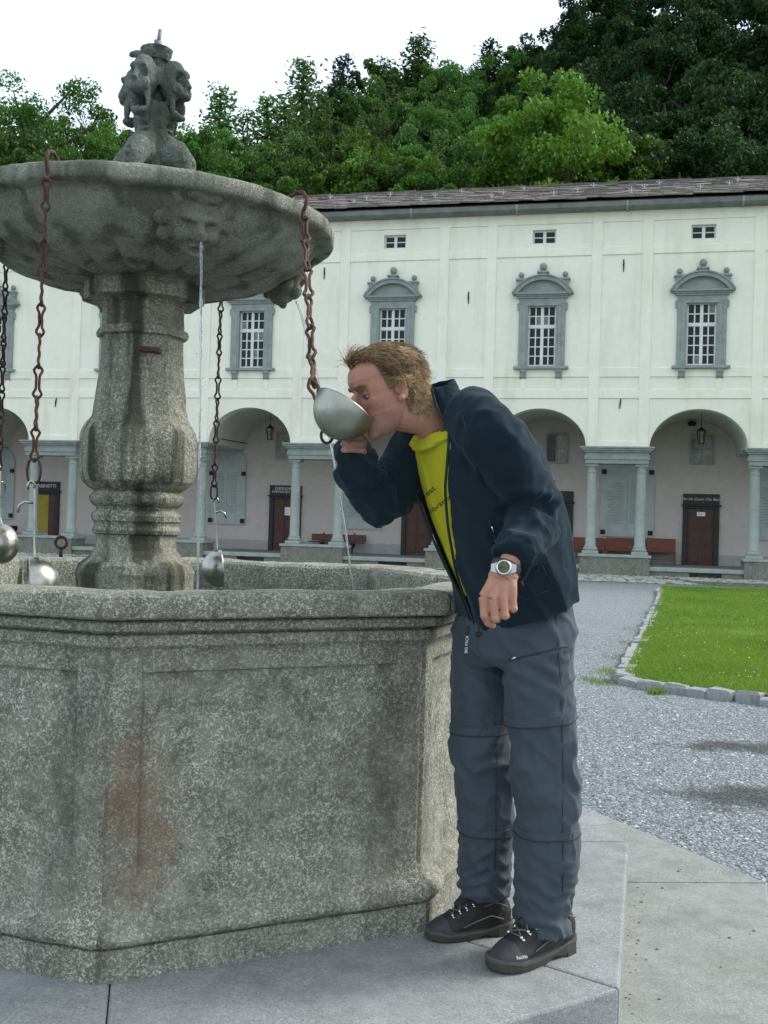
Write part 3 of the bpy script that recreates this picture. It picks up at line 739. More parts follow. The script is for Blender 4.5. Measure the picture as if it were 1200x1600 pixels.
def leafmat(name, c1, c2, c3):
    k = NT(name); a = k.n('Attribute', None, attribute_name='tint').outputs['Fac']; oi = k.n('ObjectInfo').outputs['Random']
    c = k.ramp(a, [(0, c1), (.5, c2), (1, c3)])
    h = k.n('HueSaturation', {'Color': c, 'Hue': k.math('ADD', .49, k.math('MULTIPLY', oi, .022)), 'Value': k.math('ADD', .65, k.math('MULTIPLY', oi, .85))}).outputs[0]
    m = k.set(color=h, rough=.6, spec=.25)
    tr = k.n('BsdfTranslucent', {'Color': h}); mx = k.n('MixShader', {'Fac': .28}); k.t.links.new(k.b.outputs[0], mx.inputs[1]); k.t.links.new(tr.outputs[0], mx.inputs[2]); k.t.links.new(mx.outputs[0], k.out.inputs[0])
    return m
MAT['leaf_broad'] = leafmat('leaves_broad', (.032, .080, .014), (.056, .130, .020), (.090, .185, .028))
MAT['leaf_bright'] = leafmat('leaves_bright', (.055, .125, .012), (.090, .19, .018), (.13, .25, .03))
MAT['leaf_dark'] = leafmat('leaves_dark', (.013, .036, .010), (.022, .056, .013), (.036, .080, .018))  # shade of the backlit right slope is put into this leaf colour
MAT['leaf_larch'] = leafmat('needles_larch', (.040, .088, .018), (.066, .132, .028), (.095, .17, .04))
MAT['needle'] = leafmat('needles_dark', (.010, .026, .014), (.016, .038, .02), (.026, .052, .026))
MAT['bark'] = plain('bark', (.045, .035, .026), (.085, .07, .055), 3, .9, 12, .03)
def leafcloud(P, size, seed, up=.5, asp=.62):
    "one small bent leaf spray (two faces) per point"
    r = np.random.RandomState(seed); n = len(P)
    nrm = r.normal(size=(n, 3)); nrm[:, 2] += up*1.5; nrm /= np.linalg.norm(nrm, axis=1)[:, None]
    t = r.normal(size=(n, 3)); t -= nrm*(t*nrm).sum(1)[:, None]; t /= np.linalg.norm(t, axis=1)[:, None]; b = np.cross(nrm, t)
    s = size*r.uniform(.6, 1.35, (n, 1))
    a0 = P-t*s; a1 = P+b*s*asp+nrm*s*.18; a2 = P+t*s; a3 = P-b*s*asp+nrm*s*.18
    V = np.stack([a0, a1, a2, a3], 1).reshape(-1, 3); i = np.arange(n)*4
    return V, np.concatenate([np.stack([i, i+1, i+2], 1), np.stack([i, i+2, i+3], 1)]), n
def fastmesh(name, V, F, mat, tint=None):
    me = bpy.data.meshes.new(name); me.vertices.add(len(V)); me.vertices.foreach_set('co', V.ravel().astype(np.float32))
    me.loops.add(F.size); me.loops.foreach_set('vertex_index', F.ravel().astype(np.int32)); k = F.shape[1]
    me.polygons.add(len(F)); me.polygons.foreach_set('loop_start', np.arange(len(F), dtype=np.int32)*k)
    me.update(calc_edges=True); me.validate(); me.materials.append(mat)
    if tint is not None:
        a = me.attributes.new('tint', 'FLOAT_COLOR', 'POINT'); t = np.asarray(tint)
        if t.ndim == 1: t = np.stack([t]*3, 1)
        a.data.foreach_set('color', np.concatenate([t, np.ones((len(t), 1))], 1).ravel().astype(np.float32))
    return me
def broadleaf(seed, mat, nleaf=17000, wide=.34, low=.18, size=.016, open_=0.):
    "unit-height tree: trunk, limbs, leaf sprays gathered in clumps round the twig ends"
    r = np.random.RandomState(seed); tk = MB()
    lean = r.uniform(-.03, .03, 2)
    tk.tube([(0, 0, -.03), (lean[0]*.3, lean[1]*.3, .15), (lean[0]*.6, lean[1]*.6, .4), (lean[0], lean[1], .78)], [.024, .018, .012, .003], 7)
    C = []
    for i in range(46):
        z = low+(.97-low)*((i+r.uniform(0, 1))/46); prof = math.sin(math.pi*min(1, max(.05, (z-low*.75)/(1.02-low*.75)))**.75)**.7
        a = i*2.4+r.uniform(-.5, .5); rad = wide*prof*r.uniform(.62, 1.08)
        base = V3(lean[0]*z, lean[1]*z, max(.08, z-rad*r.uniform(.35, .8))); tip = V3(rad*math.cos(a), rad*math.sin(a), z)
        mid = base+(tip-base)*.5+V3(0, 0, -.02+.03*r.rand())
        tk.tube([base, mid, tip], [.006, .004, .0015], 5)
        for q in range(7):
            f = r.uniform(.3, 1.05); p = base+(tip-base)*f+r.uniform(-1, 1, 3)*V3(.075, .075, .035)*(wide/.34); C.append((p, r.uniform(.022, .05)*(wide/.34), r.rand()))
    C = [c for c in C if r.rand() > open_]
    per = nleaf//len(C); P = []; T = []
    for p, s, tv in C:
        d = r.normal(size=(per, 3)); d /= np.linalg.norm(d, axis=1)[:, None]; d *= s*np.cbrt(r.uniform(0.05, 1, (per, 1))); d[:, 2] *= .62
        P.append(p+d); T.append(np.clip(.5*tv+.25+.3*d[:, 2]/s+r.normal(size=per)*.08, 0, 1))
    P = np.concatenate(P); T = np.concatenate(T); V, F, n = leafcloud(P, size, seed)
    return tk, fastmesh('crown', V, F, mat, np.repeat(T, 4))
def conifer(seed, mat, tiers=34, wide=.17, size=.013, droop=.35, low=.06, dens=1., pw=.85):
    r = np.random.RandomState(seed); tk = MB(); tk.tube([(0, 0, -.03), (0, 0, .5), (0, 0, .955)], [.017, .010, .001], 7); P = []; T = []
    for i in range(tiers):
        z = low+(.985-low)*(i/tiers)**.92; L0 = wide*(1-z)**pw*1.05+.008
        nb = max(4, int(9*(1-z))+4)
        for b in range(nb):
            a = b*6.283/nb+i*.7+r.uniform(-.25, .25); L = L0*r.uniform(.65, 1.15)
            tip = V3(L*math.cos(a), L*math.sin(a), z-L*droop*r.uniform(.5, 1.3)); base = V3(0, 0, z+r.uniform(-.006, .006))
            if i % 2 == 0: tk.tube([base, tip], [.003, .001], 4)
            m = max(14, int(dens*L/wide*34)); f = r.uniform(.12, 1, (m, 1))**.75
            q = base+(tip-base)*f+r.normal(size=(m, 3))*V3(1, 1, .55)*(.010+.018*L/wide)*(1.15-.5*f); q[:, 2] += -.02*f[:, 0]**2*L/wide
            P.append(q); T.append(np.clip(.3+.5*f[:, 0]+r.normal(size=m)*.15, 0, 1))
    P = np.concatenate(P); T = np.concatenate(T); V, F, n = leafcloud(P, size, seed, .2, .42)
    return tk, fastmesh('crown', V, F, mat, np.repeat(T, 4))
KINDS = {}
def kind(nm, tkme): KINDS[nm] = (tkme[0], tkme[1], [None])
kind('oakA', broadleaf(1, MAT['leaf_broad'], 60000, .36, .18, .0062)); kind('oakB', broadleaf(2, MAT['leaf_broad'], 60000, .32, .14, .0062))
kind('bright', broadleaf(3, MAT['leaf_bright'], 66000, .44, .10, .0068)); kind('bright2', broadleaf(8, MAT['leaf_bright'], 54000, .34, .12, .0065))
kind('airy', broadleaf(4, MAT['leaf_broad'], 60000, .36, .22, .0042, .12)); kind('darkA', broadleaf(5, MAT['leaf_dark'], 54000, .40, .10, .0068)); kind('darkB', broadleaf(6, MAT['leaf_dark'], 54000, .34, .08, .0065))
kind('spruce', conifer(11, MAT['needle'], 60, .135, .0060, .35, .06, 3.2, 1.05)); kind('larch', conifer(12, MAT['leaf_larch'], 62, .155, .0058, .18, .05, 4.0, 1.0)); kind('larch2', conifer(13, MAT['leaf_larch'], 54, .17, .0056, .12, .08, 3.6, .92)); kind('thin', conifer(14, MAT['leaf_dark'], 46, .14, .0055, -.05, .1, 1.8, .9))
NAMES = {'oakA': 'broadleaf_tree', 'oakB': 'broadleaf_tree', 'bright': 'maple_tree', 'bright2': 'young_broadleaf_tree', 'airy': 'airy_broadleaf_tree', 'darkA': 'beech_tree', 'darkB': 'beech_tree', 'spruce': 'spruce_tree', 'larch': 'larch_tree', 'larch2': 'larch_tree', 'thin': 'sparse_conifer'}
LAB = {'oakA': 'mid green broadleaf tree packed among its like on the hillside', 'oakB': 'mid green broadleaf tree packed among its like on the hillside', 'bright2': 'lighter green young broadleaf tree low on the hillside behind the roof',
       'airy': 'airy broadleaf tree with sky showing through its crown, beyond the fountain bowl', 'darkA': 'dark broadleaf tree in the deep shaded mass of the high wooded slope', 'darkB': 'dark broadleaf tree in the deep shaded mass of the high wooded slope',
       'spruce': 'narrow dark pointed spruce rising among the hillside trees', 'larch': 'feathery green larch standing among the hillside trees', 'larch2': 'feathery green larch standing among the hillside trees', 'thin': 'thin sparse conifer top standing out on the skyline'}
rt = random.Random(33)
def tree(px, py, Y, kd, wf=1., label=None, group='trees on the wooded hillside', dz=0.):
    top = at(px, py, Y); z0 = float(hill_z(top[0], Y))-.2; h = max(4., top[2]-z0)
    e = empty(NAMES[kd], (top[0], Y, z0), rt.uniform(0, 6.28)); w = h*wf; e.scale = (w, w, h)
    tag(e, label or LAB[kd], 'tree', group if not label else None)
    tk, cr, cache = KINDS[kd]
    if cache[0] is None: cache[0] = tk.build('trunk', MAT['bark'], e)
    else: inst('trunk', cache[0], parent=e)
    c = bpy.data.objects.new('crown', cr); COL.objects.link(c); c.parent = e
    return e
def yj(Y): return Y+rt.uniform(-1.5, 1.5)
# left, seen past the bowl and statue
for px, py, Y, kd, w in [(75, 128, 56, 'airy', .95), (-25, 165, 60, 'airy', .9), (150, 165, 58, 'airy', .55), (30, 205, 52, 'oakB', .8), (120, 225, 51, 'oakA', .7), (205, 190, 62, 'oakA', .8), (190, 232, 53, 'oakB', .7), (258, 222, 66, 'oakA', .9), (292, 212, 60, 'oakB', .75), (-110, 190, 62, 'oakA', .9), (-200, 180, 66, 'oakB', .9), (-150, 230, 54, 'oakA', .9)]:
    tree(px, py, yj(Y), kd, w)
# the slope in the middle
for px, py, Y, kd, w in [(345, 124, 62, 'larch', 1.6), (325, 195, 58, 'oakB', .7), (388, 160, 64, 'larch2', 1.2), (420, 138, 62, 'larch', 1.5), (447, 140, 60, 'larch2', 1.3), (475, 82, 74, 'larch', 1.5), (503, 132, 70, 'larch', 1.3), (536, 76, 80, 'spruce', 1.4), (520, 122, 78, 'spruce', 1.2), (560, 135, 82, 'oakA', .8), (600, 82, 86, 'larch2', 1.5), (580, 118, 86, 'oakB', .7), (655, 46, 88, 'larch', 1.6), (630, 100, 90, 'oakA', .7), (690, 100, 88, 'oakB', .7), (725, 92, 92, 'oakA', .7), (765, 54, 92, 'spruce', 1.6), (745, 88, 92, 'larch2', .9), (790, 82, 94, 'oakB', .7), (825, 78, 96, 'larch2', 1.1), (810, 72, 98, 'thin', 1.1), (850, 66, 96, 'darkB', .7), (880, 50, 98, 'darkA', .7),
                         (365, 215, 54, 'oakA', .7), (410, 210, 55, 'larch', 1.3), (460, 195, 57, 'larch2', 1.2), (510, 205, 56, 'oakA', .7), (550, 195, 60, 'bright2', .7), (590, 180, 66, 'oakB', .7), (620, 165, 72, 'oakA', .6), (660, 160, 74, 'oakB', .6), (575, 232, 54, 'bright2', .8), (640, 210, 58, 'oakA', .7), (690, 195, 62, 'larch', 1.1), (715, 155, 74, 'oakA', .6), (660, 245, 53, 'bright2', .8), (610, 250, 52, 'oakB', .8), (740, 215, 57, 'oakB', .7), (765, 170, 70, 'oakA', .6), (800, 150, 74, 'oakB', .6), (530, 250, 52, 'bright2', .8), (480, 245, 52, 'oakA', .8), (440, 245, 52, 'larch', 1.4), (380, 250, 52, 'oakB', .8), (330, 250, 52, 'oakA', .8), (720, 255, 52, 'oakA', .8), (770, 250, 52, 'bright2', .8),
                         (690, 130, 84, 'oakA', .6), (640, 140, 82, 'oakB', .6), (540, 160, 76, 'oakB', .6), (760, 125, 86, 'oakB', .6), (810, 115, 88, 'darkB', .6)]:
    tree(px, py, yj(Y), kd, w)
# the dark slope on the right
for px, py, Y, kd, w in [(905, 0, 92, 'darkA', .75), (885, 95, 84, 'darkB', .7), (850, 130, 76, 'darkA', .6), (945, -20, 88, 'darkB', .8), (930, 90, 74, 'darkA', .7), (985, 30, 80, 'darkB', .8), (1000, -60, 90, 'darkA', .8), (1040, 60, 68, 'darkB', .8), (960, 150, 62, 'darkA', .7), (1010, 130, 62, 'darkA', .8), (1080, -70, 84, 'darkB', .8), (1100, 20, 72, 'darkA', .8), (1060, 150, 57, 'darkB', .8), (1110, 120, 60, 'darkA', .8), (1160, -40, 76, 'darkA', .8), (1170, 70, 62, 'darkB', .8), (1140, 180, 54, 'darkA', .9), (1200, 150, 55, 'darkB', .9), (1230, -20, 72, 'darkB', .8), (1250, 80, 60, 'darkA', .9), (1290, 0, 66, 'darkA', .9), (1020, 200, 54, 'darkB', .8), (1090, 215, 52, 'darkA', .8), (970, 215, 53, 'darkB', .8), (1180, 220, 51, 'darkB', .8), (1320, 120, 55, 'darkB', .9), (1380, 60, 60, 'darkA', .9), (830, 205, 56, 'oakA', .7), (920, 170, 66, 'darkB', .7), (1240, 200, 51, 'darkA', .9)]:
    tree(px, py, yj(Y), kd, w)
tree(868, 128, 51, 'bright', .80, 'bright yellow green spreading tree standing before the dark slope, just behind the roof')
tree(985, 215, 50.5, 'bright2', .8, 'small bright green tree at the right foot of the spreading bright tree')
# ---------------------------------------------------------------- fountain
OC = V3(-.786, 3.96, 0)                        # centre of the octagons
TH = math.radians(-86.3)                       # direction of the corner nearest the camera
CC = V3(-.93, 3.95, 0)                         # centre of the pillar and bowl
def oct_(R, k, z=0, c=OC): a = TH+k*math.pi/4; return V3(c[0]+R*math.cos(a), c[1]+R*math.sin(a), z)
fountain = empty('fountain', (OC[0], OC[1], STEP))
tag(fountain, 'octagonal grey stone fountain with a pillar, round bowl and carved heads on top', 'fountain')
FOFF = V3(OC[0], OC[1], STEP)

# paving: flush outer ring, raised step ring of mitred slabs
paving = MB(); paving.prism([tuple(oct_(2.34, k)[:2]) for k in range(8)], -.2, -.02)
pav = tag(paving.build('paving', MAT['slab2']), kind='structure')
def gap_poly(poly, g):
    c = sum(np.array(p) for p in poly)/len(poly); out = []
    n = len(poly)
    P = [np.array(p, float) for p in poly]
    for i in range(n):
        a, b, d = P[i-1], P[i], P[(i+1) % n]; e1 = nz(b-a); e2 = nz(d-b); n1 = V3(-e1[1], e1[0])[:2]; n2 = V3(-e2[1], e2[0])[:2]
        if np.dot(n1, c-b) < 0: n1 = -n1
        if np.dot(n2, c-b) < 0: n2 = -n2
        M_ = np.array([n1, n2])
        try: out.append(b+np.linalg.solve(M_, np.array([g, g])))
        except Exception: out.append(b+n1*g)
    return [tuple(o) for o in out]
def slab(nm, poly, z0, z1, mat, parent, g=.003, bw=.006):
    q = MB(); q.prism(gap_poly(poly, g), z0, z1); return bev(q.build(nm, mat, parent), bw, 2)
RS, RO, RI = 1.773, 2.33, 1.02
def stepv(k, g=0.):
    k %= 8; p = {0: V3(-.52, 2.03, 0), 1: V3(.655, 2.768, 0)}.get(k, oct_(RS, k)); return p+nz(OC-p)*g
for k in range(8):
    A, B = stepv(k, .02)[:2], stepv(k+1, .02)[:2]; C_, D = oct_(RO, k+1)[:2], oct_(RO, k)[:2]
    m1 = (A+B)/2; m2 = (C_+D)/2
    if k in (0, 1): slab('paving_slab', [A, B, C_, D], -.15, .012, MAT['slab2'], pav)
    else:
        slab('paving_slab', [A, m1, m2, D], -.15, .012, MAT['slab2'], pav); slab('paving_slab', [m1, B, C_, m2], -.15, .011, MAT['slab'], pav)
# path slabs running on beyond the ring, to the right
e1, e2 = oct_(RO, 2)[:2], oct_(RO, 1)[:2]; dr = nz(oct_(RO, 2)[:2]-oct_(RO, 3)[:2]); sd_ = nz(e2-e1)
for i in range(6):
    for j in range(5):
        o0 = e1+dr*(.004+j*.9)+sd_*(.28+i*.85 if i else 0); L = .85 if i else .28
        poly = [o0, o0+dr*.9, o0+dr*.9+sd_*L, o0+sd_*L]
        slab('paving_slab', poly, -.15, .010+.002*((i+j) % 2), MAT['slab2' if (i+j) % 3 else 'slab'], pav)
step = empty('fountain_step', (OC[0], OC[1], 0)); step.parent = fountain; step.location = (0, 0, -STEP)
for k in range(8):
    A, B = oct_(RI, k)-OC, oct_(RI, k+1)-OC; C_, D = stepv(k+1)-OC, stepv(k)-OC
    slab('step_slab', [A[:2], B[:2], C_[:2], D[:2]], .0, STEP+.0007*(k % 3), MAT['slab'], step, .0012, .008)

# basin: eight mitred side slabs with a moulded profile and a sunk panel
RB = 1.267; AP = RB*math.cos(math.pi/8); HS = RB*math.sin(math.pi/8)
# (offset outwards from the base plane, height above the step)
PROF = [(0, 0), (.000, .02), (.0, .078), (-.003, .082), (-.014, .084), (-.014, .090), (.008, .093), (.015, .100), (.018, .110), (.013, .122), (.002, .132), (-.018, .142), (-.030, .160), (-.036, .185)]
PROF += [(-.038, z) for z in sorted(list(np.linspace(.20, .84, 34))+[.781, .786, .791, .796])]
PROF += [(-.036, .852), (-.032, .858), (-.014, .860), (-.010, .864), (-.010, .888), (-.014, .892), (-.026, .894), (-.026, .900), (.008, .903), (.013, .907), (.013, .926), (.008, .930), (-.004, .931), (-.004, .936), (.044, .938), (.053, .943), (.057, .952), (.058, .985), (.054, .999), (.044, 1.006), (.028, 1.009), (-.02, 1.010), (-.09, 1.008), (-.135, 1.004), (-.150, .992), (-.155, .97), (-.157, .90), (-.16, .7), (-.16, .4), (-.16, 0)]
NU = 86
def side(k):
    a = TH+(k+.5)*math.pi/4; nrm = V3(math.cos(a), math.sin(a), 0); tg = V3(-math.sin(a), math.cos(a), 0)
    V = []; U = np.linspace(-1, 1, NU); 
    for o_, z in PROF:
        hw = (AP+o_)*math.tan(math.pi/8)-.0028
        for u in U:
            x = u*hw; d = o_
            ed = hw-abs(x)
            d -= .012*math.exp(-(ed/.006)**2)                                     # worn arris at the joint
            if -.14 < o_ < .0 and .13 < z < .87 and o_ < -.02:
                px_ = float(smooth(.085, .100, np.array(ed))); pz = float(smooth(.235, .29, np.array(z)))*float(1-smooth(.784, .793, np.array(z)))
                d -= .017*px_*pz
            V.append(nrm*(AP+d)+tg*x+V3(0, 0, z))
    V = np.array(V); n = len(PROF)
    # rough hewn surface, chipped edges
    W = V+k*3.7; rough = fbm(W*26, 4, k)*.0016+fbm(W*6, 3, k+5)*.0022
    zz = np.repeat([p[1] for p in PROF], NU); oo = np.repeat([p[0] for p in PROF], NU)
    edgew = np.exp(-((zz-.965)/.045)**2)+.8*np.exp(-((zz-.11)/.02)**2)+.6*np.exp(-((zz-.905)/.02)**2)
    chip = np.minimum(0, fbm(W*11, 4, k+9)+.18)*.014*edgew
    V = V+nrm*(rough+chip)[:, None]; V[:, 2] += np.where(zz > .98, fbm(W*8, 3, 4)*.005-.006*np.maximum(0, fbm(W*2.2, 2, 8)), 0)
    V[:NU, 2] = -.001
    Fs = [(i*NU+j, i*NU+j+1, (i+1)*NU+j+1, (i+1)*NU+j) for i in range(n-1) for j in range(NU-1)]
    Fs += [((n-1)*NU+j, (n-1)*NU+j+1, j+1, j) for j in range(NU-1)]
    Fs += [tuple(i*NU for i in range(n)), tuple(i*NU+NU-1 for i in range(n-1, -1, -1))]
    # local frame: x along the slab, y into the basin, origin at the middle of the foot
    L = np.stack([V @ tg, -(V @ nrm-AP), V[:, 2]], 1)
    o = sharp(mesh('side_slab', L, Fs, MAT['basin_stained'] if k == 0 else MAT['basin'], fountain, True), 26)
    c = nrm*AP; o.location = c; o.rotation_euler = (0, 0, a+math.pi/2)
    return o
for k in range(8): side(k)
MAT['basin_stained'].node_tree  # stain sits low on the left of the front slab
q = MB(); q.prism([tuple(oct_(RB-.1, k)[:2]-OC[:2]) for k in range(8)], .02, .10); q.build('basin_floor', MAT['basin'], fountain)
q = MB(); q.prism([tuple((oct_((AP-.157)/math.cos(math.pi/8), k)-OC)[:2]) for k in range(8)], .70, .74); w = q.build('water', MAT['water'], fountain)

# pillar: eight-sided baluster
pp_scale = .885
po = empty('pillar', CC-V3(OC[0], OC[1], 0)); po.parent = fountain; po.location = (CC[0]-OC[0], CC[1]-OC[1], -STEP)   # z from the gravel
pp = [(.235, .25), (.235, 1.12), (.238, 1.16), (.225, 1.19), (.190, 1.215), (.168, 1.245), (.160, 1.285), (.163, 1.30), (.176, 1.305), (.180, 1.318), (.170, 1.335), (.172, 1.345), (.180, 1.352), (.182, 1.372), (.170, 1.385), (.160, 1.392), (.164, 1.404), (.178, 1.412), (.188, 1.425), (.192, 1.442), (.180, 1.452), (.172, 1.462),
      (.195, 1.475), (.222, 1.50), (.232, 1.535), (.232, 1.66), (.228, 1.685), (.218, 1.70), (.195, 1.735), (.182, 1.80), (.172, 1.88), (.165, 1.96), (.163, 2.025), (.165, 2.035), (.182, 2.04), (.186, 2.055), (.180, 2.068), (.166, 2.074), (.164, 2.12), (.166, 2.155), (.180, 2.165), (.240, 2.172), (.246, 2.185), (.246, 2.235), (.238, 2.25), (.20, 2.258), (.17, 2.27), (.15, 2.32)]
def dens(pr, st=.012):
    out = []
    for (r0, z0), (r1, z1) in zip(pr[:-1], pr[1:]):
        m = max(1, int(math.hypot(r1-r0, z1-z0)/st))
        out += [(r0+(r1-r0)*i/m, z0+(z1-z0)*i/m) for i in range(m)]
    return out+[pr[-1]]
PP = dens([(r_*pp_scale, z) for r_, z in pp], .008); NA = 160; V = []
a0 = TH+math.pi/8
for r_, z in PP:
    for j in range(NA):
        a = 2*math.pi*j/NA; f = ((a+math.pi/8) % (math.pi/4))-math.pi/8
        o8 = math.cos(math.pi/8)/math.cos(f)*1.06; w = 1. if r_ > .185 else .9
        rr = r_*(w*o8+(1-w)); V.append((rr*math.cos(a+a0), rr*math.sin(a+a0), z))
V = np.array(V); rad = V.copy(); rad[:, 2] = 0; rad /= np.linalg.norm(rad, axis=1)[:, None]
V = V+rad*(fbm(V*24, 4, 2)*.0014+fbm(V*6, 3, 3)*.0022+np.minimum(0, fbm(V*9, 3, 5)+.45)*.008)[:, None]
n = len(PP)
mesh('pillar_shaft', V, [(i*NA+j, i*NA+(j+1) % NA, (i+1)*NA+(j+1) % NA, (i+1)*NA+j) for i in range(n-1) for j in range(NA)]+[tuple(range((n-1)*NA, n*NA))], MAT['column'], po, True); sharp(po.children[-1] if po.children else bpy.data.objects['pillar_shaft'], 24)
q = MB(); p = at(235, 547, 3.77)-CC; q.box(-.038, .038, -.022, .02, -.010, .010); o = bev(q.build('iron_staple', MAT['rust'], po), .004); o.location = p; o.rotation_euler = (0, .08, 0)

# bowl with gadroons
bo = empty('bowl_root'); bo.parent = fountain; bo.location = (CC[0]-OC[0], CC[1]-OC[1], -STEP)
bp_ = [(.10, 2.222), (.2, 2.230), (.3, 2.243), (.4, 2.263), (.48, 2.286), (.545, 2.313), (.595, 2.344), (.622, 2.372), (.636, 2.393), (.642, 2.408), (.650, 2.413), (.690, 2.414), (.706, 2.417), (.712, 2.426), (.714, 2.454), (.709, 2.467), (.694, 2.474), (.66, 2.474), (.635, 2.465), (.60, 2.44), (.5, 2.38), (.3, 2.34), (.1, 2.33), (.02, 2.33)]
BP = dens(bp_, .011); NA = 288; V = []
for i, (r_, z) in enumerate(BP):
    for j in range(NA):
        a = 2*math.pi*j/NA; rr, zz = r_, z
        if i < len(BP)*.38:
            lob = abs(math.sin(a*10)); env = float(smooth(.20, .30, np.array(r_)))*float(1-smooth(.50, .60, np.array(r_)))
            zz -= .019*env*(lob**.6-.5)
        V.append((rr*math.cos(a), rr*math.sin(a), zz))
V = np.array(V); nr = np.repeat([p[0] for p in BP], NA); zz = V[:, 2]
cr = np.minimum(0, fbm(V*10, 4, 31)+.28)*.012*np.exp(-((nr-.705)/.02)**2)
rad = V.copy(); rad[:, 2] = 0; rad /= np.linalg.norm(rad, axis=1)[:, None]+1e-9
V = V+rad*(cr+fbm(V*18, 4, 21)*.0018)[:, None]; V[:, 2] += fbm(V*5, 3, 22)*.003+fbm(V*16, 3, 23)*.0016
n = len(BP)
bowl = mesh('bowl', V, [(i*NA+j, i*NA+(j+1) % NA, (i+1)*NA+(j+1) % NA, (i+1)*NA+j) for i in range(n-1) for j in range(NA)]+[tuple(range(NA-1, -1, -1)), tuple(range((n-1)*NA, n*NA))], MAT['bowl'], fountain, True)
bowl.location = bo.location; bpy.data.objects.remove(bo)
# carved masks on the bowl: built in a local frame (x out, y left, z up)
def face_mask():
    m = MB(); R3 = np.eye(3)
    m.ball((0, 0, 0), .095, 24, 16, .62, .95, 1.08)
    m.ball((.02, 0, -.075), .05, 16, 10, .9, .9, .8)
    m.ball((.055, 0, .022), .035, 16, 10, .55, 1.9, .55)        # brow
    m.ball((.068, 0, -.022), .022, 14, 8, 1.1, .85, 1.5)        # nose
    for sx in (-1, 1):
        m.ball((.045, sx*.043, -.035), .030, 14, 8); m.ball((.055, sx*.032, .012), .014, 10, 6, 1, 1.3, .7)
        m.ball((.066, sx*.013, -.040), .012, 10, 6)
        for i in range(4):
            a = .5+i*.55; m.ball((.0, sx*.105*math.sin(a), .105*math.cos(a)), .036-.003*i, 12, 8, .8)
    m.ball((.015, 0, .115), .040, 12, 8); m.ball((.035, -.03, .10), .028, 12, 8); m.ball((.035, .035, .095), .028, 12, 8); m.ball((.03, 0, .085), .028, 12, 8)
    m.ball((.058, 0, -.068), .017, 12, 8, 1, 1.9, .6); m.ball((.055, 0, -.098), .016, 12, 8, 1, 1.6, .7)
    A, Fs, E = remesh(m.v, m.f, .0055, 2); N = vnormals(A, Fs)
    for sx in (-1, 1):
        A = push(A, N, (.068, sx*.034, .003), .013, -.014, (1, 0, 0)); A = push(A, N, (.06, sx*.034, -.002), .006, .006, (1, 0, 0))
    A = push(A, N, (.075, 0, -.083), .013, -.03, (1, 0, 0))
    A = A+N*(fbm(A*60, 3, 6)*.0022)[:, None]
    return A, Fs
fmA, fmF = face_mask(); mk = None; MASKS = [-61, 29, 119, 209]
for k, ang in enumerate(MASKS):
    if mk is None: mk = o = mesh('carved_mask', fmA, fmF, MAT['mask'], bowl, True)
    else: o = inst('carved_mask', mk, parent=bowl)
    a = math.radians(ang); o.location = (.578*math.cos(a), .578*math.sin(a), 2.350); o.rotation_euler = (0, math.radians(32), a); o.scale = (1, 1.05, 1)

